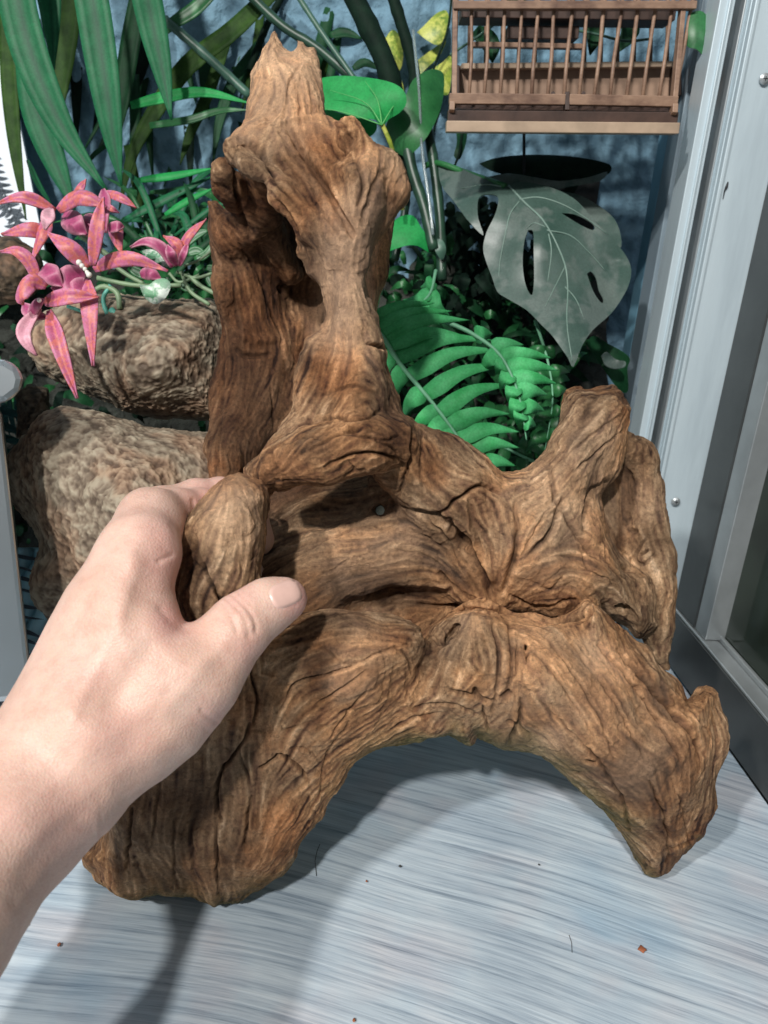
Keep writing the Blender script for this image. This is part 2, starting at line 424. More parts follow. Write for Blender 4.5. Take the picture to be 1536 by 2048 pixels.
# small lug at the left of the head
f1.tube([(445, 345, .474, .008), (450, 372, .484, .008), (470, 400, .500, .008)], k=.008)
f1.tube([(466, 372, .486, .008), (540, 460, .524, .009), (580, 545, .548, .009)], k=.006)
# spire
f1.poly([(484, 262), (494, 200), (502, 186), (503, 150), (514, 128), (518, 104), (534, 84), (546, 60), (556, 56), (564, 72), (568, 94), (580, 98), (590, 94), (596, 80), (606, 84), (610, 94), (626, 92), (636, 112), (636, 150), (644, 190), (650, 222), (664, 236), (672, 262), (640, 300), (500, 300)],
        [(560, 80, .486), (560, 280, .462)], .021, r=.007, W=.02, wob=3)
fd.tube([(820, 920, .450, .022), (900, 980, .462, .026), (980, 1020, .470, .020)], k=.014)
fd.tube([(560, 300, .470, .014), (520, 420, .510, .014), (470, 480, .525, .012)], k=.006)
f3.merge(f2, .010); fd.merge(f1, .003); fd.merge(f3, .004); del f1, f2, f3
# ---- carving
fd.poly([(470, 300), (500, 268), (560, 252), (640, 256), (684, 300), (702, 360), (706, 450), (660, 455), (600, 400), (550, 352), (500, 325)], [(560, 290, .4275), (660, 400, .4215)], .0115, r=.005, W=.02, k=.003, sub=True)
fd.tube([(572, 250, .424, .003), (612, 318, .430, .0050), (658, 388, .426, .0050), (704, 466, .424, .003)], k=.002, sub=True)
fd.tube([(520, 275, .436, .0025), (570, 330, .433, .004), (640, 420, .427, .003)], k=.003, sub=True)
fd.tube([(545, 392, .428, .003), (590, 440, .426, .004), (622, 505, .430, .004), (632, 545, .436, .003)], k=.002, sub=True)
fd.tube([(520, 380, .415, .005), (525, 376, .452, .0070)], k=.003, sub=True)
fd.tube([(500, 355, .436, .004), (530, 400, .440, .004)], k=.004, sub=True)
fd.tube([(724, 294, .424, .004), (704, 302, .424, .006), (682, 284, .428, .005)], k=.004, sub=True)
fd.tube([(762, 1020, .40, .0035), (762, 1022, .60, .0048)], k=.002, sub=True)
fd.tube([(660, 1244, .455, .005), (710, 1228, .462, .009), (790, 1214, .468, .014), (872, 1212, .468, .011)], k=.006, sub=True)
fd.tube([(550, 1004, .462, .013), (640, 1000, .466, .018), (730, 985, .468, .014), (800, 985, .470, .008)], k=.004, sub=True)
fd.tube([(880, 1040, .425, .004), (930, 1100, .430, .007), (960, 1150, .430, .008), (985, 1192, .430, .005)], k=.005, sub=True)
fd.tube([(835, 1215, .450, .006), (905, 1214, .446, .006), (1010, 1222, .440, .006), (1085, 1238, .440, .005), (1150, 1236, .446, .004)], k=.003, sub=True)
fd.tube([(835, 1215, .438, .004), (905, 1214, .434, .005), (1010, 1222, .428, .005), (1085, 1238, .430, .004), (1150, 1236, .438, .003)], k=.003, sub=True)
fd.tube([(1175, 1180, .450, .004), (1205, 1205, .455, .005), (1262, 1270, .465, .006), (1300, 1312, .480, .006), (1330, 1348, .50, .006)], k=.003, sub=True)
fd.tube([(1190, 1195, .462, .005), (1262, 1270, .478, .007), (1300, 1312, .492, .007), (1330, 1348, .51, .006)], k=.003, sub=True)
fd.tube([(1230, 1188, .480, .003), (1262, 1245, .478, .004)], k=.003, sub=True)
fd.tube([(1225, 925, .500, .006), (1248, 960, .515, .006), (1258, 1040, .518, .006), (1248, 1110, .515, .004)], k=.003, sub=True)
fd.tube([(838, 1275, .42, .003), (848, 1285, .47, .005)], k=.003, sub=True)
fd.tube([(1050, 1300, .42, .002), (1051, 1318, .445, .003)], k=.002, sub=True)
fd.tube([(694, 862, .405, .003), (700, 863, .424, .004)], k=.002, sub=True)
fd.tube([(880, 1290, .41, .003), (905, 1262, .425, .004)], k=.002, sub=True)
V, Q = fd.mesh(); V, Q = keep_big(V, Q)
del fd
wood_me = refine(V, Q, 1)
W = getco(wood_me); Nn = getno(wood_me); u, v, z = uvz(W)
print('wood verts', len(W), 'polys', len(wood_me.polygons), round(time.time() - T_START, 1))
# grain direction guide strokes (px)
GR = [[(520, 290), (545, 90)], [(600, 250), (612, 100)], [(640, 240), (630, 120)],
      [(480, 300), (560, 390), (620, 470)], [(560, 245), (640, 350), (700, 470)], [(600, 245), (670, 340), (720, 430)], [(650, 250), (700, 310)],
      [(740, 330), (705, 400), (690, 500)], [(780, 330), (770, 380), (740, 430)],
      [(700, 440), (695, 560), (690, 660)], [(640, 500), (665, 600), (650, 680)], [(740, 620), (750, 700)],
      [(690, 690), (660, 780), (600, 870), (540, 940)], [(740, 720), (770, 800), (800, 850)], [(600, 930), (680, 900), (760, 850), (790, 860)], [(540, 965), (650, 940), (740, 900), (830, 900)],
      [(640, 800), (700, 770), (770, 780)],
      [(425, 430), (445, 600), (435, 780), (425, 980)], [(480, 640), (480, 800), (460, 980)], [(450, 430), (520, 520), (570, 640), (560, 800)], [(540, 480), (610, 620)],
      [(500, 1170), (600, 1090), (720, 1045), (830, 1045)], [(560, 1210), (700, 1110), (810, 1075), (900, 1105), (960, 1170)], [(660, 1240), (740, 1180), (860, 1170), (900, 1190)],
      [(560, 1000), (700, 990), (800, 980)],
      [(850, 860), (900, 940), (1000, 985)], [(820, 900), (860, 990), (930, 1090), (980, 1180)],
      [(1010, 985), (1090, 930), (1150, 860), (1210, 785)], [(1080, 1010), (1160, 930), (1250, 830)],
      [(1180, 980), (1110, 1050), (1040, 1130), (1000, 1190)], [(935, 1010), (970, 1090), (990, 1170)], [(1010, 1000), (1020, 1080), (1000, 1160)],
      [(1300, 1180), (1200, 1110), (1120, 1100), (1050, 1140), (1020, 1200)], [(1250, 1200), (1150, 1160), (1080, 1190)],
      [(1190, 950), (1230, 1080), (1260, 1130)], [(1280, 910), (1300, 1050), (1305, 1150), (1310, 1280)],
      [(1000, 1240), (1080, 1310), (1180, 1430), (1290, 1600), (1320, 1720)], [(1120, 1250), (1240, 1370), (1330, 1480), (1390, 1580)], [(1200, 1220), (1310, 1350), (1420, 1480)],
      [(1410, 1400), (1430, 1480), (1410, 1620), (1390, 1690)], [(1060, 1470), (1150, 1540), (1240, 1640), (1300, 1730)], [(1040, 1380), (1120, 1470), (1240, 1600)],
      [(920, 1230), (890, 1300), (820, 1420)], [(980, 1240), (960, 1350), (900, 1440)], [(1010, 1300), (990, 1400), (960, 1450)],
      [(540, 1290), (640, 1275), (760, 1275), (820, 1300)], [(520, 1430), (590, 1350), (700, 1310), (820, 1310)], [(560, 1470), (680, 1400), (800, 1340)], [(640, 1540), (740, 1460), (850, 1400)], [(560, 1600), (640, 1540), (700, 1520)],
      [(440, 1250), (450, 1400), (430, 1600), (420, 1790)], [(500, 1280), (510, 1450), (490, 1650), (470, 1790)], [(330, 1450), (270, 1620), (230, 1750)], [(360, 1480), (330, 1640), (310, 1780)], [(620, 1580), (560, 1700), (520, 1780)],
      [(490, 980), (470, 1080), (440, 1200)], [(410, 1010), (370, 1110), (360, 1250)]]
gu = np.arange(0, 1560, 8.); gv = np.arange(0, 2060, 8.)
GU, GV = np.meshgrid(gu, gv, indexing='ij')
cx = np.zeros_like(GU); sx = np.zeros_like(GU)
for g in GR:
    g = spline(g, 10)
    for i in range(9):
        a, b = g[i], g[i + 1]; e = b - a; L_ = np.hypot(*e); an = math.atan2(e[1], e[0]); m = (a + b) / 2
        wgt = L_ / ((GU - m[0]) ** 2 + (GV - m[1]) ** 2 + 250) ** 1.35
        cx += wgt * math.cos(2 * an); sx += wgt * math.sin(2 * an)
ang = np.arctan2(sx, cx) / 2
# gentle swirls
q = np.stack([GU.ravel(), GV.ravel(), GU.ravel() * 0], 1)
ang += 0.20 * vnoise(q, 1 / 60., 21).reshape(GU.shape) + 0.09 * vnoise(q, 1 / 24., 22).reshape(GU.shape)
dxg, dyg = np.cos(ang).astype(np.float32), np.sin(ang).astype(np.float32)
def gdir(u_, v_):
    i = np.clip((u_ / 8 + .5).astype(np.int32), 0, dxg.shape[0] - 1); j = np.clip((v_ / 8 + .5).astype(np.int32), 0, dxg.shape[1] - 1)
    return dxg[i, j], dyg[i, j]
def lic(W, Nn, step, n, sc_, seed):
    """average of noise along the grain: gives fibres that follow the guide strokes"""
    acc = vnoise(W, sc_, seed)
    for sgn in (1, -1):
        p = W.copy(); px = py = None
        for k in range(n):
            uu, vv, zz = uvz(p); a, b = gdir(uu, vv)
            if px is not None:
                s_ = np.sign(a * px + b * py); s_[s_ == 0] = 1; a = a * s_; b = b * s_
            px, py = a, b
            d = np.outer(a, _r) - np.outer(b, _u); d -= (d * Nn).sum(1)[:, None] * Nn
            d /= np.linalg.norm(d, axis=1)[:, None] + 1e-3
            p = (p + sgn * step * d).astype(np.float32); acc = acc + vnoise(p, sc_, seed)
    return acc / acc.std()
W = W.astype(np.float32)
g_c = lic(W, Nn, .0030, 7, 260., 1)          # fibres about 4 mm apart
g_m = lic(W, Nn, .0018, 8, 680., 2)          # about 2 mm
g_f = lic(W, Nn, .0012, 10, 1250., 3)         # about 1 mm
lump = vnoise(W, 55., 4); lump2 = vnoise(W, 130., 6)
blot = .8 * vnoise(W, 34., 8) + .6 * vnoise(W, 95., 9) + .35 * vnoise(W, 240., 10) + .3 * g_c
front = np.clip(-(Nn @ _f) * 3, 0, 1)
disp = .0007 * lump + .0005 * lump2
rough = np.clip(.40 + .55 * vnoise(W, 28., 12), .12, 1.3)       # some areas worn smooth, others deeply furrowed
# chipped, faceted skin
ch = vnoise(W, 210., 14); ch2 = vnoise(W, 480., 15)
disp += .00030 * np.abs(ch) - .00040 * np.maximum(0, ch2 - .9) + .0007 * np.round(1.2 * vnoise(W, 80., 16)) / 1.2 + .0004 * np.round(1.5 * vnoise(W, 170., 19)) / 1.5
disp += rough * (.00007 * g_c - .00050 * np.maximum(0, -g_c - 1.8))
disp += (.4 + .6 * rough) * (.00008 * g_m - .0009 * np.maximum(0, -g_m - 1.9) + .00013 * g_f)
# hand-placed ridges (+) and grooves / cracks (-): polyline px, half width px, height m, depth window
ST = [
 ([(572, 248), (610, 310), (660, 390), (705, 470)], 9, -.0050), ([(545, 262), (590, 340), (650, 430)], 12, .0030), ([(625, 255), (680, 340), (730, 400)], 14, .0015),
 ([(480, 285), (520, 300), (560, 370), (600, 430)], 10, -.0030), ([(690, 250), (702, 290)], 9, -.003), ([(560, 240), (640, 236), (700, 262)], 7, .003),
 ([(640, 420), (690, 480)], 7, -.0020), ([(715, 330), (728, 370), (716, 410)], 6, -.0025), ([(760, 345), (735, 400), (720, 450)], 8, -.0022),
 ([(560, 400), (585, 440), (602, 480)], 5, -.003), ([(600, 280), (600, 160)], 6, -.0015), ([(560, 270), (575, 180), (600, 120)], 7, -.0016), ([(530, 270), (545, 180)], 6, -.0010), ([(628, 240), (618, 160)], 5, -.0012),
 ([(468, 330), (480, 420), (500, 470)], 6, -.004), ([(450, 440), (520, 560), (560, 660), (562, 700)], 4, -.0022), ([(560, 560), (585, 640)], 4, -.0018), ([(470, 700), (500, 712), (545, 705)], 6, -.0030), ([(470, 660), (500, 680), (545, 680)], 14, .0040), ([(556, 575), (566, 590)], 5, -.004),
 ([(440, 600), (446, 800), (430, 960)], 4, -.0012), ([(500, 740), (505, 930)], 4, -.0014), ([(540, 720), (545, 860)], 4, -.0014), ([(470, 740), (468, 960)], 4, -.001),
 ([(735, 688), (755, 694), (768, 700)], 5, -.0040), ([(725, 640), (730, 690)], 3, -.0015), ([(640, 790), (700, 770), (760, 790)], 7, -.0018), ([(600, 850), (660, 830), (720, 838), (760, 820)], 5, -.0026), ([(690, 862), (715, 860)], 7, -.005),
 ([(620, 900), (680, 870), (760, 880), (800, 870)], 5, -.0024), ([(650, 935), (720, 905), (790, 915), (815, 940)], 5, -.0026), ([(740, 880), (790, 900), (780, 930), (740, 940)], 5, -.002), ([(570, 890), (620, 870), (640, 880)], 5, -.0018), ([(545, 900), (560, 960)], 6, -.0018),
 ([(820, 800), (828, 860), (815, 930), (800, 990)], 5, -.0040), ([(846, 860), (840, 930), (850, 990)], 5, -.0022),
 ([(1000, 985), (960, 968), (935, 985), (912, 1000), (895, 1020), (870, 1032)], 5, -.0045),
 ([(830, 1020), (880, 1040), (925, 1085), (960, 1140), (985, 1190)], 9, -.0060), ([(800, 1010), (850, 1035), (905, 1090), (930, 1150)], 5, -.0022), ([(880, 1035), (900, 1040), (905, 1055)], 4, -.003),
 ([(930, 1000), (945, 1080), (985, 1160)], 7, .0035), ([(1005, 1010), (1020, 1080), (1005, 1160)], 9, .0030), ([(950, 1060), (968, 1120)], 4, -.0022), ([(1030, 1010), (1035, 1090), (1010, 1180)], 7, -.0040),
 ([(1110, 1000), (1070, 1060), (1045, 1110)], 4, -.0022), ([(1130, 1000), (1100, 1070), (1060, 1110)], 7, -.0030), ([(1095, 930), (1110, 990), (1120, 1020)], 6, -.0025), ([(1130, 1010), (1150, 1060), (1180, 1100)], 7, -.0025), ([(1120, 1000), (1090, 1030)], 8, .0025),
 ([(1150, 870), (1180, 810), (1200, 775)], 11, -.0022), ([(1120, 905), (1150, 870)], 12, -.0015), ([(1100, 930), (1170, 880), (1240, 830)], 4, -.0022), ([(1130, 960), (1200, 900), (1250, 860)], 4, -.0020), ([(1060, 950), (1110, 905)], 4, -.0012), ([(1210, 960), (1180, 1000), (1172, 1060)], 6, -.0035),
 ([(1200, 1060), (1220, 1130), (1260, 1160)], 4, -.0018), ([(1160, 1090), (1190, 1150), (1240, 1160)], 5, -.0018), ([(1290, 1080), (1270, 1110), (1285, 1130), (1310, 1110)], 5, -.0030), ([(1280, 1110), (1296, 1100)], 3, -.004), ([(1250, 1130), (1262, 1140)], 5, -.005), ([(1260, 1060), (1274, 1062)], 6, -.003),
 ([(900, 1160), (960, 1195), (1010, 1205)], 6, .002), ([(1020, 1190), (1080, 1215), (1150, 1200)], 5, -.0025), ([(1060, 1160), (1100, 1180), (1130, 1150)], 5, -.0015), ([(1080, 1120), (1130, 1110), (1170, 1130)], 5, -.0018),
 ([(840, 1212), (905, 1216), (1010, 1224), (1085, 1238), (1160, 1240), (1185, 1215)], 6, -.0050),
 ([(862, 1270), (880, 1285), (905, 1262), (915, 1250)], 5, -.0040), ([(870, 1300), (905, 1275)], 5, -.002), ([(1050, 1292), (1052, 1325)], 4, -.0060), ([(1020, 1250), (1024, 1330), (1010, 1400)], 6, -.0025), ([(1035, 1285), (1030, 1350)], 4, -.003), ([(985, 1250), (1000, 1330), (985, 1420)], 5, -.0025),
 ([(1000, 1395), (1020, 1390)], 6, -.003), ([(1040, 1400), (1040, 1440), (1020, 1480)], 6, -.0030), ([(1020, 1440), (1060, 1470)], 6, -.0025), ([(900, 1380), (960, 1395), (985, 1400)], 5, -.0030), ([(950, 1380), (956, 1390)], 6, -.004), ([(830, 1420), (900, 1410), (960, 1430)], 5, -.0022), ([(820, 1445), (880, 1430)], 5, -.0018), ([(965, 1410), (975, 1460)], 5, -.0025),
 ([(1100, 1290), (1180, 1400), (1230, 1520)], 4, -.0022), ([(1140, 1290), (1230, 1410), (1290, 1520)], 4, -.0024), ([(1200, 1290), (1290, 1400), (1350, 1500), (1360, 1520)], 5, -.0030), ([(1240, 1300), (1310, 1385), (1370, 1450), (1412, 1510)], 6, -.0045), ([(1290, 1330), (1350, 1400), (1400, 1450)], 6, .0022),
 ([(1180, 1500), (1240, 1590), (1260, 1660)], 5, -.0026), ([(1300, 1560), (1330, 1640), (1340, 1700)], 4, -.0032), ([(1080, 1400), (1160, 1480), (1230, 1560)], 4, -.0020), ([(1060, 1300), (1130, 1380), (1190, 1480)], 4, -.002), ([(1345, 1560), (1370, 1640), (1380, 1690)], 4, -.0020), ([(1340, 1700), (1332, 1725)], 4, -.004), ([(1330, 1700), (1380, 1682)], 4, -.002), ([(1386, 1586), (1400, 1560), (1420, 1530)], 4, -.0015), ([(1176, 1520), (1190, 1530)], 5, -.004),
 ([(1375, 1400), (1395, 1440), (1425, 1460)], 5, -.0018), ([(1404, 1398), (1408, 1404)], 4, -.003),
 ([(500, 1290), (504, 1340), (516, 1400), (508, 1450)], 4, -.0045), ([(500, 1450), (478, 1500), (440, 1550), (432, 1620), (440, 1640)], 5, -.0045), ([(478, 1500), (500, 1580)], 4, -.0022), ([(520, 1540), (550, 1520), (562, 1510), (600, 1540), (612, 1560)], 4, -.0045), ([(430, 1640), (436, 1790)], 4, -.003), ([(500, 1600), (488, 1700)], 5, -.0040), ([(260, 1620), (250, 1740)], 5, -.0035), ([(380, 1640), (390, 1760)], 6, -.002), ([(320, 1560), (300, 1700)], 6, -.0020), ([(350, 1640), (345, 1780)], 5, -.002),
 ([(565, 1420), (590, 1370), (660, 1350), (720, 1330)], 4, -.0026), ([(610, 1430), (690, 1370), (740, 1340)], 4, -.0022), ([(640, 1290), (700, 1330), (770, 1300), (820, 1290)], 4, -.0020), ([(660, 1470), (700, 1420), (730, 1380)], 4, -.0020), ([(790, 1290), (820, 1320), (825, 1350)], 5, -.002), ([(560, 1440), (570, 1460), (620, 1440)], 4, -.002), ([(580, 1500), (615, 1500), (640, 1530)], 4, -.0018), ([(640, 1600), (660, 1500), (700, 1440)], 4, -.0015),
 ([(405, 1128), (418, 1160), (440, 1200), (448, 1230)], 4, -.0048), ([(380, 1120), (410, 1140)], 4, -.0022), ([(470, 990), (440, 1010)], 8, -.0012), ([(360, 1120), (390, 1090), (380, 1060)], 6, -.0018),
 ([(500, 1120), (600, 1060), (700, 1020)], 3, -.0015), ([(540, 1150), (640, 1085), (740, 1050)], 3, -.0015), ([(600, 1180), (680, 1130), (760, 1095)], 3, -.0012), ([(640, 1235), (700, 1205), (790, 1190), (850, 1190)], 8, -.0020), ([(780, 1100), (850, 1110), (900, 1150)], 4, -.0015), ([(735, 1190), (770, 1172)], 6, -.0030), ([(820, 1060), (880, 1090), (920, 1150)], 4, -.0018), ([(880, 1150), (900, 1180)], 7, -.004), ([(690, 955), (710, 940), (700, 925)], 4, -.002),
]
un = u + 1.3 * vnoise(W, 420., 31); vn = v + 1.3 * vnoise(W, 420., 32)
cut = np.zeros(len(W), np.float32)
for pts, hw, hgt in ST:
    if hgt < -.0024: hgt *= 1.5; hw *= 1.2
    pts = [tuple(p) for p in spline(pts, 3 * len(pts))] if len(pts) > 2 else pts
    xs = [p[0] for p in pts]; ys = [p[1] for p in pts]; m = hw * 3
    k = np.where((u > min(xs) - m) & (u < max(xs) + m) & (v > min(ys) - m) & (v < max(ys) + m) & (front > .05))[0]
    if not len(k): continue
    d, pr = seg_dist(un[k], vn[k], pts)
    near = d < hw * 1.5
    if near.any():                       # only the skin nearest the lens along this stroke
        zz = np.percentile(z[k][near], 8); zwin = np.abs(z[k] - zz) < .045
    else: zwin = 1
    wd = hw * (.62 if hgt > 0 or hw > 7 else .5); g = np.exp(-(d / wd) ** 2) * (.35 + .65 * np.sin(np.pi * np.clip(pr * .9 + .05, 0, 1))) * zwin * front[k]
    disp[k] += hgt * g
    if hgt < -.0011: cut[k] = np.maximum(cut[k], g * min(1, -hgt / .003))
W2 = W + Nn * disp[:, None]
W2[:, 2] = np.maximum(W2[:, 2], .0006)
wood_me.vertices.foreach_set('co', W2.astype(np.float32).ravel()); wood_me.update()
# colour differences of the wood: silvery weathered areas, rust-red raw areas, dark knots and resin; dark also holds painted shade
def tone_patch(lst, soft=1.0):
    r = np.zeros(len(W), np.float32)
    for x, y, ra, amt in lst:
        dd = np.hypot(un - x + 8 * lump2, vn - y + 8 * lump) / ra
        r = np.maximum(r, amt * np.clip(1.6 - 1.3 * dd, 0, 1))
    return r
dark = tone_patch([(1010, 1330, 50, .4), (1060, 1440, 40, .4), (880, 1440, 50, .4), (640, 1400, 60, .3), (1250, 1560, 70, .3), (1380, 1560, 50, .35), (1130, 1060, 40, .35), (1050, 1150, 50, .3), (760, 900, 60, .4), (840, 950, 40, .5), (600, 880, 50, .3), (520, 560, 100, .5), (470, 480, 60, .5), (520, 760, 110, .45), (480, 900, 90, .35), (590, 330, 40, .45), (690, 340, 40, .5), (600, 430, 60, .3), (500, 690, 55, .8), (640, 760, 75, .35), (740, 790, 60, .55), (800, 870, 30, .6), (700, 300, 26, .8), (505, 360, 30, .6), (620, 300, 60, .35), (470, 320, 25, .5), (560, 620, 60, .3), (480, 830, 60, .35),
              (960, 1160, 35, .5), (1180, 820, 24, .55), (1160, 870, 22, .4), (1300, 1100, 32, .5), (1010, 1440, 40, .4), (430, 1600, 75, .7), (470, 1500, 50, .6), (330, 1640, 80, .6), (480, 1650, 70, .6), (500, 1400, 70, .45), (420, 1760, 90, .4), (300, 1620, 120, .45), (450, 1560, 130, .5), (480, 1380, 80, .4), (700, 1180, 60, .3), (400, 1700, 60, .5), (700, 990, 60, .3), (820, 1190, 70, .55), (900, 1150, 30, .4), (640, 300, 30, .4), (1000, 1350, 30, .3)])  # lower-left leg: dark wood patches, plus the hand's shadow painted in
rust = tone_patch([(560, 1660, 55, .8), (540, 1720, 50, .8), (520, 1460, 45, .5), (500, 1420, 30, .6), (620, 330, 70, .6), (650, 430, 50, .5), (600, 1520, 50, .4), (670, 740, 60, .5), (560, 960, 60, .4), (450, 560, 80, .5), (445, 800, 80, .7), (860, 960, 30, .6), (800, 1270, 30, .4), (960, 1000, 40, .4), (1250, 830, 30, .5), (580, 780, 60, .3), (1370, 1660, 60, .3), (1420, 1500, 40, .3), (430, 950, 60, .7), (520, 1780, 60, .5)])
pale = tone_patch([(460, 1010, 60, .9), (500, 1060, 40, .6), (430, 1050, 50, .5), (1100, 1380, 130, .35), (1240, 1450, 120, .35), (1100, 1080, 120, .35), (650, 1130, 90, .4), (720, 1280, 70, .35), (580, 120, 90, .9), (700, 480, 60, .8), (700, 580, 60, .8), (680, 670, 60, .7), (760, 340, 40, .6), (500, 255, 40, .7), (560, 170, 130, .75), (600, 220, 80, .6), (690, 600, 80, .6), (720, 440, 70, .6), (690, 520, 70, .6), (1200, 1320, 55, .9), (1080, 980, 90, .4), (1200, 1000, 90, .4), (1180, 900, 90, .35), (780, 360, 40, .4), (1230, 1350, 40, .7), (1100, 1480, 40, .5), (1060, 1290, 60, .3), (480, 1020, 40, .6), (700, 1340, 60, .4), (1150, 1400, 120, .35), (1290, 1500, 120, .3), (740, 700, 40, .3), (950, 1240, 40, .3), (760, 1090, 90, .35), (1300, 1000, 50, .3), (650, 660, 40, .5)])
grey = tone_patch([(560, 940, 50, .5), (620, 900, 40, .5), (920, 1260, 50, .5), (740, 1080, 120, .4), (900, 1130, 60, .5), (740, 350, 40, .5), (540, 310, 20, .6), (640, 380, 30, .4), (470, 1000, 30, .6), (1150, 870, 30, .5), (430, 1140, 50, .3), (650, 480, 40, .5), (700, 1330, 40, .3)])
heart = np.clip((z - .468) / .012, 0, 1) * np.clip((650 - u) / 30, 0, 1) * np.clip((1010 - v) / 30, 0, 1) * np.clip((v - 370) / 40, 0, 1)  # dark heartwood of the rear plank, with the hollow's shade painted in
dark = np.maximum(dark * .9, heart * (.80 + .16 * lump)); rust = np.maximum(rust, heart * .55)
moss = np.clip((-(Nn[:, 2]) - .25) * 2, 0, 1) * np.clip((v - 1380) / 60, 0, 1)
attr(wood_me, 'fib', .20 * g_m + .72 * g_f); attr(wood_me, 'coarse', g_c); attr(wood_me, 'blot', blot)
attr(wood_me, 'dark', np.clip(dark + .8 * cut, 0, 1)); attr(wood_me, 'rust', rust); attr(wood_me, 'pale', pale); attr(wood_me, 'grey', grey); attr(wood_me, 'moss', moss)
attr(wood_me, 'fine', g_f); attr(wood_me, 'medium', g_m); attr(wood_me, 'hue', vnoise(W, 48., 17) + .6 * vnoise(W, 130., 18) + .3 * g_m)
m, nt, b = mat('driftwood')
def at(n_):
    a = nt.nodes.new('ShaderNodeAttribute'); a.attribute_name = n_; return a.outputs['Fac']
def rmp(x, lo, hi): return mth(nt, 'MULTIPLY', mth(nt, 'SUBTRACT', x, lo), 1 / (hi - lo))
fib = nt.nodes.new('ShaderNodeClamp'); L(nt, rmp(at('fib'), -1.9, 1.6), fib.inputs[0])
base = ramp(nt, fib.outputs[0], [(0.0, (.05, .026, .016)), (.20, (.150, .086, .052)), (.50, (.245, .156, .090)), (.80, (.33, .220, .132)), (1.0, (.46, .325, .21))])
bl = nt.nodes.new('ShaderNodeClamp'); L(nt, rmp(at('blot'), -1.6, 1.6), bl.inputs[0])
tint = ramp(nt, bl.outputs[0], [(.08, (.50, .42, .38)), (.36, (.85, .78, .72)), (.60, (1.08, 1.02, .95)), (.92, (1.42, 1.38, 1.34))])
c = mix(nt, 1.0, base, tint, 'MULTIPLY')
c = mix(nt, mth(nt, 'MULTIPLY', at('pale'), .9), c, mix(nt, .6, (.58, .385, .255), mix(nt, 1.0, c, (1.9, 1.8, 1.7), 'MULTIPLY')))
c = mix(nt, mth(nt, 'MULTIPLY', at('grey'), .8), c, mix(nt, .55, (.25, .195, .14), c))
c = mix(nt, mth(nt, 'MULTIPLY', at('rust'), .7), c, mix(nt, 1.0, c, (1.05, .74, .54), 'MULTIPLY'))
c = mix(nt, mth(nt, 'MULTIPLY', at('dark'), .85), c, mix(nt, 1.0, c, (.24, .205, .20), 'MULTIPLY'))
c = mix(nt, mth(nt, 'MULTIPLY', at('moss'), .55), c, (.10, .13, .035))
v3 = mapping(nt); sp = noise(nt, v3, 420, 5, .7)
hu = at('hue')
c = mix(nt, ramp(nt, rmp(hu, -1.8, 1.8), [(.52, (0, 0, 0)), (.85, (.75, .75, .75))]), c, mix(nt, 1, c, (1.14, .94, .76), 'MULTIPLY'))
c = mix(nt, ramp(nt, rmp(hu, -1.8, 1.8), [(.15, (.8, .8, .8)), (.42, (0, 0, 0))]), c, mix(nt, .7, c, mix(nt, 1, c, (.86, .95, 1.05), 'MULTIPLY')))
# fine fibres: a 3-D noise read in the coordinates of the grain itself
cv = nt.nodes.new('ShaderNodeCombineXYZ'); L(nt, mth(nt, 'MULTIPLY', at('coarse'), 2.2), cv.inputs[0]); L(nt, mth(nt, 'MULTIPLY', at('medium'), 2.0), cv.inputs[1]); L(nt, mth(nt, 'MULTIPLY', at('fine'), 1.0), cv.inputs[2])
fb = noise(nt, cv.outputs[0], 2.5, 5, .62)
c = mix(nt, .9, c, mix(nt, 1, c, ramp(nt, fb, [(.27, (.34, .28, .24)), (.38, (.84, .81, .78)), (.52, (1, 1, 1)), (.70, (1.30, 1.27, 1.22))]), 'MULTIPLY'))
c = mix(nt, .55, c, mix(nt, 1.0, c, ramp(nt, sp, [(.34, (.30, .27, .26)), (.47, (.96, .96, .96)), (.68, (1.6, 1.58, 1.55))]), 'MULTIPLY'))
c = mix(nt, 1, c, (1.13, 1.12, 1.12), 'MULTIPLY')
c = mix(nt, mth(nt, 'MULTIPLY', at('pale'), .55), c, mix(nt, .35, (.60, .41, .27), mix(nt, 1, c, (1.6, 1.6, 1.6), 'MULTIPLY')))
gz = nt.nodes.new('ShaderNodeNewGeometry'); pt = ramp(nt, gz.outputs['Pointiness'], [(.49, (0, 0, 0)), (.56, (.6, .6, .6))])
c = mix(nt, pt, c, mix(nt, 1, c, (1.45, 1.42, 1.38), 'MULTIPLY'))     # dry, worn edges
L(nt, c, b.inputs['Base Color']); b.inputs['Roughness'].default_value = .78; b.inputs['Specular IOR Level'].default_value = .28
hh = mth(nt, 'ADD', mth(nt, 'MULTIPLY', at('fine'), .5), mth(nt, 'ADD', mth(nt, 'MULTIPLY', sp, 2.2), mth(nt, 'MULTIPLY', fb, 4.5))); bump(nt, hh, b, .75, .0006)
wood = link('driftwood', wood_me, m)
tag(wood, 'large twisted brown driftwood with pale spire top and spreading legs, held by a hand', 'driftwood')
# wood_bvh = BVHTree.FromPolygons([tuple(p) for p in W2[::1]], [tuple(p.vertices) for p in wood_me.polygons]) if False else None
print('wood done', round(time.time() - T_START, 1))
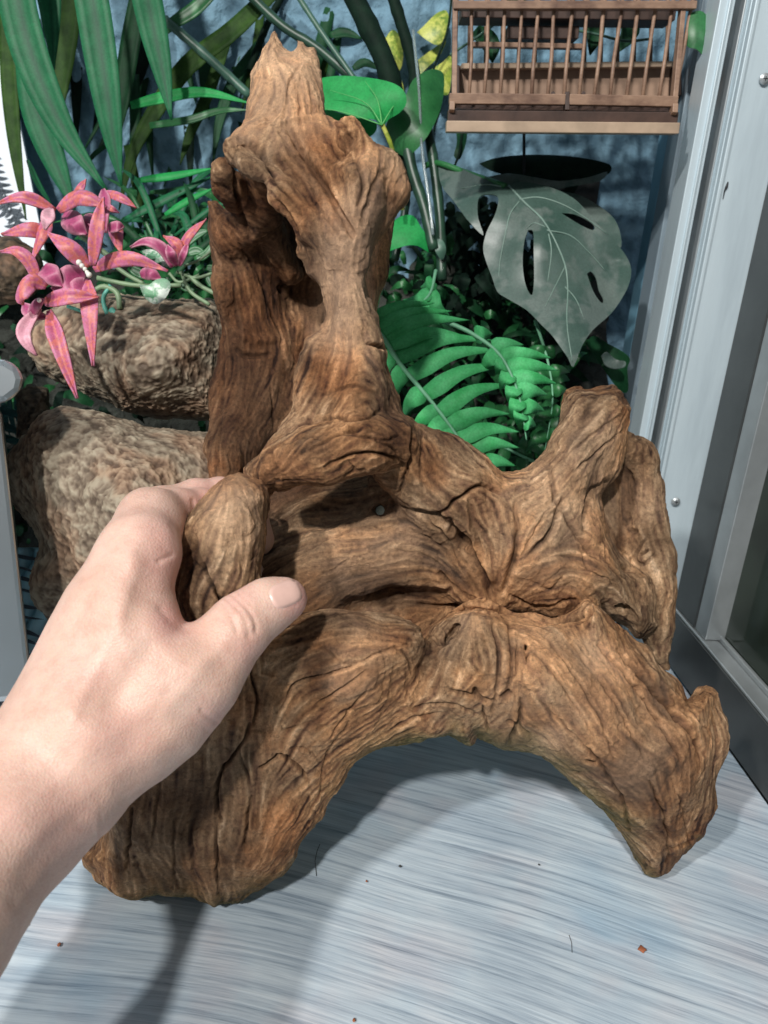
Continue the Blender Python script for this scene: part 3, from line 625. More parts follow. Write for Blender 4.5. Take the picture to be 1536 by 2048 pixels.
# ------------------------------------------------------------------ person's hand and forearm
hf = Field(-1000, 680, 7, 880, 2900, .13, .50, .0024)
hf.poly([(-250, 1700), (-120, 1560), (0, 1417), (50, 1325), (100, 1235), (150, 1160), (200, 1100), (232, 1068), (270, 1060), (320, 1085), (345, 1120), (352, 1180), (372, 1250), (440, 1300), (455, 1380), (438, 1445), (395, 1505), (330, 1562), (262, 1612), (215, 1668), (165, 1702), (110, 1750), (66, 1790), (24, 1860), (-8, 1910), (-120, 2080), (-250, 2200)],
        [(-200, 1950, .270), (20, 1660, .312), (150, 1480, .332), (280, 1350, .350), (300, 1130, .366), (180, 1250, .352), (400, 1400, .352)],
        .027, r=.018, W=.03, k=.008)
# forearm going back towards the lens, beyond the picture's edge
hf.tube([(10, 1672, .312, .0240), (-120, 1790, .285, .0265), (-330, 2120, .245, .0335), (-600, 2450, .205, .036), (-900, 2800, .170, .038)], k=.02)
# thumb base and thumb
hf.tube([(300, 1420, .350, .019), (400, 1350, .350, .0185), (455, 1280, .355, .0140), (500, 1236, .3615, .0118), (540, 1210, .366, .0112), (576, 1196, .3685, .0098)], k=.009)
hf.tube([(476, 1252, .3560, .0128), (480, 1254, .3565, .0124)], k=.006)
# index finger: knuckle, proximal phalanx away from lens, then round the knob
hf.tube([(240, 1200, .352, .016), (285, 1100, .364, .0165), (306, 1045, .384, .0150), (310, 1040, .388, .0150)], k=.009)
hf.tube([(310, 1035, .390, .0145), (352, 1022, .404, .0125), (400, 1018, .420, .0118), (452, 1030, .436, .0105), (490, 1075, .444, .009)], k=.004)
# middle finger seen beyond the index
hf.tube([(200, 1240, .365, .015), (250, 1130, .392, .0145), (320, 1020, .418, .0135)], k=.008)
hf.tube([(320, 1018, .420, .0130), (392, 996, .436, .0112), (440, 990, .446, .0105), (500, 1030, .456, .0095), (520, 1080, .458, .0085)], k=.004)
# ring and little finger, behind the hand and the knob
hf.tube([(180, 1300, .375, .015), (235, 1200, .405, .0135), (300, 1120, .432, .0125)], k=.008)
hf.tube([(300, 1118, .434, .0120), (380, 1100, .450, .0110), (450, 1110, .458, .010), (500, 1150, .460, .0085)], k=.004)
hf.tube([(190, 1360, .378, .014), (250, 1280, .402, .0120), (310, 1210, .428, .0110)], k=.008)
hf.tube([(310, 1208, .430, .0105), (380, 1190, .446, .0098), (440, 1195, .452, .009), (480, 1220, .452, .0078)], k=.004)
V, Q = hf.mesh(); V, Q = keep_big(V, Q); del hf
hand_me = refine(V, Q, 1)
W = getco(hand_me).astype(np.float32); Nn = getno(hand_me); u, v, z = uvz(W)
disp = .0007 * vnoise(W, 70., 4)
fr = np.clip(-(Nn @ _f) * 2.5, 0, 1)
for pts, hw, hgt in [
    # creases over the thumb joint
    ([(452, 1196), (476, 1218), (492, 1244), (498, 1272)], 6, -.0008), ([(464, 1190), (490, 1212), (508, 1240), (512, 1262)], 5, -.0009), ([(446, 1208), (462, 1230), (474, 1262)], 5, -.0006), ([(478, 1188), (502, 1210)], 4, -.0005),
    ([(480, 1228), (500, 1250)], 12, .0009),
    # thumb web, base folds at wrist side
    ([(365, 1248), (348, 1238), (326, 1215)], 11, -.0009), ([(445, 1452), (422, 1440), (404, 1424)], 6, -.0007), ([(436, 1470), (412, 1462)], 5, -.0005),
    # tendons and knuckles
    ([(140, 1420), (210, 1280), (270, 1130)], 22, .0014), ([(150, 1190), (120, 1260), (80, 1340)], 16, .0012), ([(185, 1180), (150, 1240)], 14, -.0014), ([(262, 1110), (285, 1078)], 24, .0012), ([(330, 1420), (400, 1340), (450, 1280)], 20, .0010), ([(230, 1400), (300, 1300)], 26, -.0016),
    ([(345, 1110), (318, 1122)], 5, -.0008), ([(384, 1058), (392, 1030), (388, 1000)], 5, -.0010), ([(352, 1064), (345, 1050)], 6, -.0008),
    ([(200, 1590), (90, 1700), (30, 1800)], 22, -.0010)]:
    pts = spline(pts, 12); d, pr = seg_dist(u, v, pts); disp += .75 * hgt * np.exp(-(d / hw) ** 2) * fr
W2 = W + Nn * disp[:, None]
hand_me.vertices.foreach_set('co', W2.astype(np.float32).ravel()); hand_me.update()
def red(lst):
    r = np.zeros(len(W), np.float32)
    for x, y, ra, a in lst: r = np.maximum(r, a * np.exp(-((u - x) ** 2 + (v - y) ** 2) / ra ** 2))
    return r
attr(hand_me, 'red', red([(600, 1195, 40, .9), (340, 1240, 40, .8), (330, 1080, 60, .5), (420, 1000, 60, .6), (240, 1470, 70, .35), (180, 1350, 60, .25), (470, 1190, 40, .4), (330, 1130, 60, .5), (120, 1640, 90, .35), (430, 1440, 40, .4), (500, 1300, 40, .4), (20, 1640, 60, .3)]))
m, nt, b = mat('skin')
a = nt.nodes.new('ShaderNodeAttribute'); a.attribute_name = 'red'
vv = mapping(nt); n1 = noise(nt, vv, 45, 4); n2 = noise(nt, vv, 900, 3)
c = ramp(nt, n1, [(.35, (.67, .43, .34)), (.65, (.75, .52, .425))])
c = mix(nt, a.outputs['Fac'], c, (.74, .38, .34))
n4 = noise(nt, vv, 160, 4, .6)
c = mix(nt, .35, c, mix(nt, 1, c, ramp(nt, n4, [(.35, (.82, .68, .64)), (.5, (1, 1, 1)), (.68, (1.08, 1.06, 1.0))]), 'MULTIPLY'))
c = mix(nt, .12, c, ramp(nt, n2, [(.3, (.45, .25, .18)), (.7, (.8, .6, .5))]))
L(nt, c, b.inputs['Base Color']); b.inputs['Roughness'].default_value = .48; b.inputs['Specular IOR Level'].default_value = .4
b.inputs['Subsurface Weight'].default_value = .25; b.inputs['Subsurface Radius'].default_value = (1, .35, .2); b.inputs['Subsurface Scale'].default_value = .004
vo = nt.nodes.new('ShaderNodeTexVoronoi'); vo.inputs['Scale'].default_value = 900; L(nt, vv, vo.inputs['Vector'])
bump(nt, mth(nt, 'ADD', n2, vo.outputs['Distance']), b, .35, .0004)
hand_root = empty('person', P(100, 1500, .33), 'bare forearm and hand reaching from the left, gripping the driftwood knob', 'person')
hand = link('hand', hand_me, m, hand_root)
# thumbnail: curved plate laid on the thumb
bvh = BVHTree.FromPolygons([tuple(p) for p in W2], [tuple(p.vertices) for p in hand_me.polygons])
c0 = np.array((571., 1188.)); ax = np.array((.86, -.36)); ax /= np.hypot(*ax); ay = np.array((-ax[1], ax[0]))
NU, NV = 15, 13; VV = []; FF = []
for i in range(NU):
    for j in range(NV):
        s = -1 + 2 * i / (NU - 1); t = -1 + 2 * j / (NV - 1)
        rr = 1 / max(1e-6, (abs(s) ** 3.4 + abs(t) ** 3.4) ** (1 / 3.4)) * max(abs(s), abs(t)) if (s or t) else 1
        p = c0 + ax * s * rr * 33 + ay * t * rr * 27
        r_ = ray(*p).normalized(); hit, nn, _, _ = bvh.ray_cast(EYE, r_)
        if hit is None: hit = VV[-1]; nn = Vector((0, -1, 0))
        e = max(abs(s), abs(t)); lift = .0006 if e < .9 else -.0004
        VV.append(Vector(hit) + nn * lift)
for i in range(NU - 1):
    for j in range(NV - 1):
        FF.append((i * NV + j, i * NV + j + 1, (i + 1) * NV + j + 1, (i + 1) * NV + j))
mn = simple('nail', (.72, .47, .40), .28, var=.05, scale=150, spec=.5)
nail = pymesh('thumbnail', VV, FF, mn, hand_root)
print('hand done', round(time.time() - T_START, 1))
# ------------------------------------------------------------------ tabletop
m, nt, b = mat('painted_board')
v1 = mapping(nt, (1, 1, 1))
sep = nt.nodes.new('ShaderNodeSeparateXYZ'); L(nt, v1, sep.inputs[0])
# brush streaks: stretched noise, arcs bending round the near left corner
wv = noise(nt, mapping(nt, (1.2, 1.2, 1)), 1.6, 2)
comb = nt.nodes.new('ShaderNodeCombineXYZ')
warp = mth(nt, 'MULTIPLY', mth(nt, 'SUBTRACT', wv, .5), .06)
xx = sep.outputs[0]; yy = sep.outputs[1]
yc = mth(nt, 'ADD', mth(nt, 'ADD', yy, mth(nt, 'MULTIPLY', xx, .22)), mth(nt, 'ADD', warp, mth(nt, 'MULTIPLY', mth(nt, 'MULTIPLY', xx, xx), .45)))
L(nt, mth(nt, 'MULTIPLY', xx, .035), comb.inputs[0]); L(nt, yc, comb.inputs[1])
s1 = noise(nt, comb.outputs[0], 190, 6, .72); s2 = noise(nt, comb.outputs[0], 90, 3, .6); s3 = noise(nt, comb.outputs[0], 430, 3, .6)
cl = noise(nt, v1, 9, 3, .5); cl2 = noise(nt, mapping(nt, (1, 1, 1), (0, 0, 1)), 17, 2)
base = ramp(nt, cl, [(.35, (.43, .51, .58)), (.52, (.52, .60, .66)), (.68, (.38, .50, .60))])
base = mix(nt, ramp(nt, cl2, [(.50, (0, 0, 0)), (.68, (.5, .5, .5))]), base, (.56, .53, .56))
st = ramp(nt, s1, [(.36, (.40, .44, .50)), (.44, (.80, .83, .86)), (.54, (1, 1, 1)), (.66, (1.12, 1.1, 1.08))])
c = mix(nt, .75, base, mix(nt, 1.0, base, st, 'MULTIPLY'))
c = mix(nt, .35, c, mix(nt, 1.0, c, ramp(nt, s2, [(.36, (.66, .68, .72)), (.52, (1, 1, 1)), (.66, (1.25, 1.22, 1.18))]), 'MULTIPLY'))
c = mix(nt, .8, c, mix(nt, 1.0, c, ramp(nt, s3, [(.36, (.72, .75, .79)), (.52, (1.05, 1.05, 1.05))]), 'MULTIPLY'))
L(nt, c, b.inputs['Base Color']); b.inputs['Roughness'].default_value = .42; b.inputs['Specular IOR Level'].default_value = .35
bump(nt, mth(nt, 'ADD', s1, s3), b, .35, .0008)
# the board's right edge follows the frame, its far edge the planter
c1 = onz(1320, 1308); c2 = onz(1700, 1840)
dr = (c2 - c1).normalized(); dr.z = 0; dr.normalize()
nr = Vector((-dr.y, dr.x, 0))            # points away from the board? fixed below
if nr.x < 0: nr = -nr
far = c1 - dr * .02
mb = MB()
E0 = far; E1 = c1 + dr * 1.0
lx = -1.1
V = [(lx, E0.y - .02, 0), (E0.x, E0.y, 0), (E1.x, E1.y, 0), (lx, E1.y - .2, 0)]
V += [(x, y, -.03) for x, y, _ in V]
top = pymesh('tabletop', V, [(0, 3, 2, 1), (4, 5, 6, 7), (0, 1, 5, 4), (1, 2, 6, 5), (2, 3, 7, 6), (3, 0, 4, 7)], m, smooth=False)
tag(top, kind='structure')
print('corner', tuple(round(x, 3) for x in c1), 'dir', tuple(round(x, 3) for x in dr))
# ------------------------------------------------------------------ blue stucco wall behind
YW = 0.93
m_wall, nt, b = mat('blue_stucco')
v1 = mapping(nt, (1, 1, 1)); n0 = noise(nt, v1, 6, 4); n1 = noise(nt, v1, 60, 6, .65, .6); n2 = noise(nt, v1, 190, 4, .6)
c = ramp(nt, n0, [(.3, (.13, .24, .32)), (.55, (.19, .34, .44)), (.75, (.25, .42, .53))])
c = mix(nt, .5, c, mix(nt, 1., c, ramp(nt, n1, [(.35, (.55, .58, .62)), (.6, (1.2, 1.2, 1.2))]), 'MULTIPLY'))
L(nt, c, b.inputs['Base Color']); b.inputs['Roughness'].default_value = .75
bump(nt, mth(nt, 'ADD', n1, mth(nt, 'MULTIPLY', n2, .5)), b, .8, .004)
def stucco(name, o, ax, ay, nx, ny, amp=.0030):
    o = np.array(o); ax = np.array(ax); ay = np.array(ay); nn_ = np.cross(ax, ay); nn_ = nn_ / np.linalg.norm(nn_)
    s, t = np.meshgrid(np.linspace(0, 1, nx), np.linspace(0, 1, ny), indexing='ij')
    p = o + s.ravel()[:, None] * ax + t.ravel()[:, None] * ay
    d = amp * (np.clip(vnoise(p.astype(np.float32), 95., 41), -.8, 1.5) + .55 * vnoise(p.astype(np.float32), 230., 42))
    p = p + nn_ * d[:, None]
    i = np.arange(nx * ny).reshape(nx, ny)
    Q = np.stack([i[:-1, :-1], i[1:, :-1], i[1:, 1:], i[:-1, 1:]], -1).reshape(-1, 4)
    return link(name, npmesh(name, p, Q), m_wall)
xR = .62
tag(stucco('back_wall', (-1.0, YW, -.35), (1.62, 0, 0), (0, 0, 1.7), 560, 560), kind='structure')
# planter soil behind the board, dark
m_soil = simple('dark_soil', (.030, .034, .028), .9, var=.5, scale=40, bmp=.8, bscale=90, bd=.01)
soil = pymesh('planter_ground', [(-1.2, .2, -.20), (.8, .2, -.20), (.8, YW + .05, -.20), (-1.2, YW + .05, -.20)], [(0, 1, 2, 3)], m_soil, smooth=False)
tag(soil, kind='structure')
# ------------------------------------------------------------------ aluminium sliding door at the right
m_al, nt, b = mat('grey_white_aluminium')
v1 = mapping(nt, (1, 1, .12)); n0 = noise(nt, v1, 30, 5, .7); n1 = noise(nt, v1, 900, 2)
c = ramp(nt, n0, [(.3, (.46, .55, .60)), (.5, (.55, .65, .70)), (.7, (.60, .70, .75))]); L(nt, c, b.inputs['Base Color'])
b.inputs['Roughness'].default_value = .38; b.inputs['Metallic'].default_value = .25; bump(nt, n1, b, .05, .0003)
m_dk = simple('dark_grey_aluminium', (.085, .092, .092), .36, metal=.55, var=.18, scale=18, bmp=.06, bscale=700)
m_al2 = simple('silver_aluminium', (.42, .45, .46), .34, metal=.6, var=.12, scale=30)
m_rub = simple('black_gasket', (.012, .013, .016), .6)
m_blue = simple('blue_trim_paint', (.16, .33, .44), .5, var=.15, scale=25, bmp=.3, bscale=150)
frame = empty('door_frame', (c1.x, c1.y, 0), 'pale grey aluminium door jamb standing in the corner right of the driftwood', 'door frame')
Yj = c1.y                       # jamb face distance
def vx(px, py=500, Y=None):     # world x of a vertical seen at px on row py
    return ony(px, py, Y or Yj).x
def vstrip(name, pxl, pxr, Y, depth, mt, row=400, z0=-.3, z1=1.3, bev=.0008, parent=frame):
    xl = vx(pxl, row, Y); xr = vx(pxr, row, Y); mb = MB()
    mb.box(((xl + xr) / 2, Y + depth / 2, (z0 + z1) / 2), ((xr - xl) / 2, 0, 0), (0, depth / 2, 0), (0, 0, (z1 - z0) / 2))
    return mb.build(name, mt, parent, bevel=bev)
# measured on row 400 of the photograph
vstrip('jamb_face', 1434, 1600, Yj, .03, m_al, z0=-.02)
vstrip('jamb_lip', 1432, 1440, Yj - .003, .03, m_al, z0=-.02)
vstrip('channel', 1409, 1433, Yj + .010, .02, m_al, z0=-.02)
vstrip('channel_rib', 1412, 1416, Yj + .006, .02, m_al2, z0=-.02)
vstrip('channel_rib', 1424, 1428, Yj + .004, .02, m_al, z0=-.02)
vstrip('groove', 1390, 1412, Yj + .028, .02, m_rub, z0=-.02)
vstrip('jamb_lip', 1366, 1395, Yj + .004, .03, m_al, z0=-.02)
vstrip('jamb_lip', 1384, 1388, Yj + .001, .03, m_al, z0=-.02)
m_gs = simple('grey_aluminium_side', (.24, .31, .36), .45, metal=.2, var=.1, scale=14)
vstrip('jamb_side', 1334, 1370, Yj + .060, .03, m_gs, z0=-.02)
trim = vstrip('corner_trim', 1314, 1325, Yj + .125, .03, m_blue, parent=None, bev=.002); tag(trim, 'narrow blue painted trim strip between stucco wall and aluminium jamb', 'trim')
tr2 = vstrip('corner_trim', 1326, 1338, Yj + .110, .04, m_blue, parent=None, bev=.002); tag(tr2, 'wider blue painted trim strip beside the aluminium jamb', 'trim')
# door leaf running toward the lens along the board's right edge
door = empty('sliding_door', tuple(c1), 'dark grey aluminium glazed door with a silver bead, right edge of picture', 'door')
up_ = Vector((0, 0, 1))
def along(s, off, zz): return c1 + dr * s + nr * off + up_ * zz
def dbox(name, s0, s1, o0, o1, z0, z1, mt, bev=.0008):
    mb = MB(); mb.box(along((s0 + s1) / 2, (o0 + o1) / 2, (z0 + z1) / 2), dr * (s1 - s0) / 2, nr * (o1 - o0) / 2, up_ * (z1 - z0) / 2)
    return mb.build(name, mt, door, bevel=bev)
zr = ony(1357, 1216, Yj).z
dbox('bottom_rail', .001, .95, .000, .030, .002, zr, m_dk)
dbox('rail_cap', .001, .95, .001, .017, zr + .0005, zr + .003, m_al2)
dbox('stile', .001, .046, .003, .030, zr + .0035, 1.2, m_dk)
dbox('glazing_bead', .050, .95, .0175, .0215, zr + .0005, zr + .007, m_al2)
dbox('glazing_bead', .0465, .068, .004, .024, zr + .0035, 1.2, m_al2)
m_gl, nt, b = mat('dark_reflective_glass')
v1 = mapping(nt, (1, 1, 1)); n0 = noise(nt, v1, 9, 4)
L(nt, ramp(nt, n0, [(.3, (.010, .013, .010)), (.7, (.035, .050, .035))]), b.inputs['Base Color']); b.inputs['Roughness'].default_value = .12
dbox('glass_pane', .060, .95, .022, .028, zr + .002, 1.2, m_gl, 0)
def screw(px, py):
    c_ = ony(px, py, Yj - .0015); mb = MB(); n = 14
    for k, (r0, h0, r1, h1) in enumerate([(.0042, 0, .0040, .0012), (.0040, .0012, .0024, .0022), (.0024, .0022, .0002, .0024)]):
        V = []
        for r_, h_ in ((r0, h0), (r1, h1)):
            for i in range(n):
                t = 2 * math.pi * i / n; V.append(c_ + Vector((r_ * math.cos(t), -h_, r_ * math.sin(t))))
        mb.add(V, [(i, (i + 1) % n, n + (i + 1) % n, n + i) for i in range(n)])
    o = mb.build('screw', m_al2, frame, smooth=True)
    mb2 = MB(); mb2.box(c_ + Vector((0, -.0024, 0)), (.0016, 0, 0), (0, .0002, 0), (0, 0, .0003)); mb2.box(c_ + Vector((0, -.0024, 0)), (.0003, 0, 0), (0, .00022, 0), (0, 0, .0016))
    s_ = pymesh('screw_slot', mb2.V, mb2.F, m_rub); s_.parent = o; s_.location = (0, 0, 0)
mark = MB(); mark.tube([ony(x, y, Yj - .0005) for x, y in [(1456, 364), (1453, 374), (1449, 382), (1446, 398)]], [.0006, .0012, .0006, .0003], 6); mark.build('scuff', m_rub, frame, smooth=True)
screw(1351, 1003); screw(1529, 158)
print('room done', round(time.time() - T_START, 1))
# ------------------------------------------------------------------ leaf builders
def set_attr(me, nm, vals):
    a = me.attributes.new(nm, 'FLOAT', 'POINT'); a.data.foreach_set('value', np.asarray(vals, np.float32))
def strip_data(spine, half, fold=.25, twist=0.0, n=18, m=5, taper=None, tip=.06, base=.5, wave=0.0, serr=0.0, roll=None):
    """blade along spine [(px,py,Z)], half width in px; returns V,F,across,along"""
    s = spline(spine, n); V = []; A = []; B = []
    for i in range(n):
        t = i / (n - 1); p = s[i]; d = s[min(i + 1, n - 1)] - s[max(i - 1, 0)]
        d2 = np.array((d[0], d[1])); d2 /= np.hypot(*d2) + 1e-6; nr_ = np.array((-d2[1], d2[0]))
        if taper: wdt = taper(t)
        else: wdt = max(tip, min(1, base + (1 - base) * math.sin(min(1, t / .35) * math.pi / 2)) * (1 - max(0, (t - .35) / .65) ** 2.2))
        if serr: wdt *= 1 - serr * (i % 2)
        tw = twist * t + (roll(t) if roll else 0)
        hm = half / F * p[2]
        c = P(*p)
        side = (right * nr_[0] - up * nr_[1]); nrm = fwd
        sv = side * math.cos(tw) + nrm * math.sin(tw); nv = -side * math.sin(tw) + nrm * math.cos(tw)
        for j in range(m):
            a = -1 + 2 * j / (m - 1)
            V.append(c + sv * (a * hm * wdt) - nv * (hm * wdt * fold * abs(a)) + nv * (wave * hm * math.sin(t * 9 + a * 2)))
            A.append(a); B.append(t)
    Fs = [(i * m + j, i * m + j + 1, (i + 1) * m + j + 1, (i + 1) * m + j) for i in range(n - 1) for j in range(m - 1)]
    return V, Fs, A, B
def blade(name, spine, half, mt, parent=None, thick=.0007, **kw):
    V, Fs, A, B = strip_data(spine, half, **kw)
    o = pymesh(name, V, Fs, mt, parent); set_attr(o.data, 'acr', A); set_attr(o.data, 'alo', B)
    sm = o.modifiers.new('thickness', 'SOLIDIFY'); sm.thickness = thick; sm.offset = 0
    return o
from mathutils.geometry import delaunay_2d_cdt
def flatleaf(name, outline, Z, mt, parent=None, holes=(), cell=16, bulge=.006, wav=.003, seed=0, thick=.0008, smooth_out=True):
    """leaf with traced outline (px), curved in depth; Z number or ctrl list"""
    def dens(pts):
        if not smooth_out: return [np.array(p, float) for p in pts]
        q = spline(list(pts) + [pts[0]], len(pts) * 3 + 1)[:-1]; return list(q)
    loops = [dens(outline)] + [dens(h) for h in holes]
    pts = []; edges = []; 
    for lp in loops:
        b0 = len(pts); pts += [Vector((float(p[0]), float(p[1]))) for p in lp]; n = len(lp)
        edges += [(b0 + i, b0 + (i + 1) % n) for i in range(n)]
    o0 = np.array(loops[0]); x0, y0 = o0.min(0); x1, y1 = o0.max(0)
    def inside(x, y, lp):
        c = False; n = len(lp)
        for i in range(n):
            a = lp[i]; b = lp[(i + 1) % n]
            if (a[1] > y) != (b[1] > y) and x < (b[0] - a[0]) * (y - a[1]) / (b[1] - a[1]) + a[0]: c = not c
        return c
    for x in np.arange(x0 + cell / 2, x1, cell):
        for y in np.arange(y0 + cell / 2, y1, cell):
            xx, yy = x + rnd.uniform(-2, 2), y + rnd.uniform(-2, 2)
            if inside(xx, yy, loops[0]) and not any(inside(xx, yy, h) for h in loops[1:]): pts.append(Vector((xx, yy)))
    vo, eo, fo, *_ = delaunay_2d_cdt(pts, edges, [], 0, 1e-4)
    vv = [(float(p[0]), float(p[1])) for p in vo]
    fs = []
    for f in fo:
        cx_ = sum(vv[i][0] for i in f) / len(f); cy_ = sum(vv[i][1] for i in f) / len(f)
        if inside(cx_, cy_, loops[0]) and not any(inside(cx_, cy_, h) for h in loops[1:]): fs.append(tuple(f))
    a = np.array(vv)
    if hasattr(Z, '__len__'):
        w_ = 0; zz = 0
        for x, y, q in Z: k = 1 / (((a[:, 0] - x) ** 2 + (a[:, 1] - y) ** 2) + 900); w_ = w_ + k; zz = zz + k * q
        zz = zz / w_
    else: zz = np.full(len(a), float(Z))
    c = a.mean(0); rr = np.hypot((a[:, 0] - c[0]) / (x1 - x0) * 2, (a[:, 1] - c[1]) / (y1 - y0) * 2)
    zz = zz + bulge * rr ** 2 + wav * vnoise(np.stack([a[:, 0], a[:, 1], a[:, 0] * 0 + seed * 9], 1), 1 / 45., 50)
    V = [P(x, y, z_) for (x, y), z_ in zip(vv, zz)]
    o = pymesh(name, V, fs, mt, parent)
    if thick:
        sm = o.modifiers.new('thickness', 'SOLIDIFY'); sm.thickness = thick; sm.offset = 0
        es = o.modifiers.new('edges', 'EDGE_SPLIT'); es.split_angle = math.radians(45)
    def zat(x, y):
        d = np.hypot(a[:, 0] - x, a[:, 1] - y); i = np.argsort(d)[:4]; w2 = 1 / (d[i] + 1); return float((zz[i] * w2).sum() / w2.sum())
    return o, zat
def leafmat(name, c0, c1, rough=.42, mid=None, edge=None, var=.25, spots=None, scale=70, sheen=.5, trans=.18):
    m, nt, b = mat(name)
    v = mapping(nt); n = noise(nt, v, scale, 4)
    c = ramp(nt, n, [(.3, c0), (.7, c1)])
    def at(n_):
        a = nt.nodes.new('ShaderNodeAttribute'); a.attribute_name = n_; return a.outputs['Fac']
    ac = mth(nt, 'ABSOLUTE', at('acr'))
    if mid: c = mix(nt, mth(nt, 'MULTIPLY', mth(nt, 'SUBTRACT', 1.0, mth(nt, 'MINIMUM', mth(nt, 'MULTIPLY', ac, 3.5), 1.0)), .8), c, mid)
    if edge: c = mix(nt, mth(nt, 'MULTIPLY', mth(nt, 'POWER', ac, 2.5), .9), c, edge)
    if spots:
        n2 = noise(nt, v, spots[1], 3, .7); c = mix(nt, mth(nt, 'MULTIPLY', ramp(nt, n2, [(.47, (0, 0, 0)), (.56, (1, 1, 1))]), .85), c, spots[0])
    n3 = noise(nt, mapping(nt, (1, 1, 1)), 600, 3)
    c = mix(nt, .35, c, mix(nt, 1., c, ramp(nt, n3, [(.35, (.6, .6, .6)), (.65, (1.3, 1.3, 1.3))]), 'MULTIPLY'))
    L(nt, c, b.inputs['Base Color']); b.inputs['Roughness'].default_value = rough; b.inputs['Specular IOR Level'].default_value = sheen
    bump(nt, n3, b, .15, .0004)
    return m
G_dark = leafmat('dark_green_leaf', (.004, .034, .013), (.012, .075, .026), .55, sheen=.2)
G_olive = leafmat('olive_leaf', (.012, .040, .006), (.035, .085, .014), .6, sheen=.15)
G_blade = leafmat('blue_green_blade', (.008, .10, .040), (.018, .15, .062), .5, mid=(.006, .06, .028), sheen=.25)
G_bright = leafmat('bright_green_leaf', (.008, .22, .05), (.02, .33, .08), .55, sheen=.25)
G_fern = leafmat('green_fern', (.04, .34, .10), (.10, .48, .19), .6, sheen=.2)
G_mid = leafmat('mid_green_leaf', (.012, .10, .028), (.03, .17, .05), .42)
G_yel = leafmat('yellow_variegated_leaf', (.09, .20, .03), (.35, .42, .05), .45, scale=110, spots=((.55, .58, .12), 60))
G_var = leafmat('white_variegated_leaf', (.01, .16, .06), (.03, .24, .08), .4, spots=((.62, .70, .62), 85))
G_dust = leafmat('dusty_grey_green_leaf', (.030, .070, .055), (.07, .115, .098), .40, scale=22, spots=((.11, .145, .13), 26))
G_cane = simple('green_cane', (.018, .055, .032), .4, var=.5, scale=50)
G_cane2 = simple('pale_green_cane', (.05, .12, .085), .4, var=.4, scale=60)
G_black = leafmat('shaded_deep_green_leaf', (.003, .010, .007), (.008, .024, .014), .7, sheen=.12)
G_over = 0
def cane(name, pts, rpx, mt, parent=None, n=20, rings=True):
    s = spline(pts, n); V = [P(*p) for p in s]; r0 = [rpx / F * p[2] * (1 + (.12 if rings and i % 5 == 0 else 0)) for i, p in enumerate(s)]
    mb = MB(); mb.tube(V, r0, 10); return mb.build(name, mt, parent, smooth=True)

# ------------------------------------------------------------------ hanging strap leaves, upper left
sp = empty('strap_leaf_plant', P(300, -60, .70), 'long blue green strap leaves hanging down over the blue wall at upper left', 'plant')
for spn, h_, mt_, kw in [
    ([(0, -420, .66), (28, -80, .66), (50, 60, .67), (90, 180, .68), (140, 280, .69), (216, 384, .70)], 37, G_blade, dict(base=.95, fold=.35)),
    ([(60, 120, .71), (75, 220, .72), (110, 320, .73), (150, 420, .74)], 30, G_blade, dict(base=.9)),
    ([(80, -420, .70), (95, -80, .70), (103, 30, .705), (108, 140, .71)], 26, G_blade, dict(base=.9)),
    ([(150, -420, .66), (176, -80, .66), (196, 60, .67), (214, 180, .68), (228, 280, .69), (243, 372, .70)], 34, G_blade, dict(base=.95, fold=.35)),
    ([(250, -420, .66), (284, -80, .66), (304, 40, .67), (325, 140, .68), (343, 240, .69)], 30, G_blade, dict(base=.95, fold=.3)),
    ([(16, -60, .74), (18, 120, .745), (30, 280, .75), (52, 440, .755)], 17, G_olive, dict(base=.9)),
    ([(150, -60, .78), (135, 60, .785), (120, 170, .79), (112, 260, .79)], 26, G_olive, dict(base=.9)),
    ([(282, -20, .77), (262, 90, .775), (245, 200, .78), (230, 300, .79)], 20, G_dark, dict(base=.9)),
    ([(560, -30, .76), (470, 60, .76), (380, 130, .765), (320, 210, .77), (265, 310, .775), (238, 420, .78)], 20, G_olive, dict(base=.8)),
    ([(440, -30, .75), (390, 20, .755), (345, 50, .76), (300, 90, .765)], 15, G_mid, dict(base=.8)),
    ([(262, 212, .72), (330, 196, .72), (410, 186, .72), (505, 208, .715)], 12, G_bright, dict(base=.6, fold=.3)),
    ([(300, 252, .77), (380, 240, .76), (440, 222, .755), (500, 220, .75)], 8, G_mid, dict(base=.8)),
    ([(460, 60, .80), (420, 180, .80), (380, 270, .80), (360, 330, .80)], 12, G_olive, dict(base=.9)),
    ([(520, 90, .80), (470, 160, .80), (440, 240, .80), (425, 330, .80)], 12, G_dark, dict(base=.9)),
    ([(420, -20, .82), (418, 80, .82), (410, 160, .82), (418, 240, .82)], 14, G_dark, dict(base=.9)),
    ([(470, -20, .82), (478, 80, .82), (462, 160, .82)], 10, G_mid, dict(base=.9)),
    ([(540, 40, .82), (500, 100, .82), (480, 200, .82)], 11, G_dark, dict(base=.9)),
    ([(55, 320, .76), (78, 370, .77), (104, 410, .78)], 6, G_blade, dict()),
    ([(268, 150, .80), (272, 260, .80), (262, 360, .81)], 12, G_dark, dict(base=.9)),
    ([(255, 290, .80), (275, 380, .80), (290, 460, .81)], 9, G_olive, dict(base=.9)),
    ([(170, 330, .80), (200, 300, .80), (240, 280, .80)], 5, G_dark, dict())]:
    blade('leaf', spn, h_, mt_, sp, **kw)
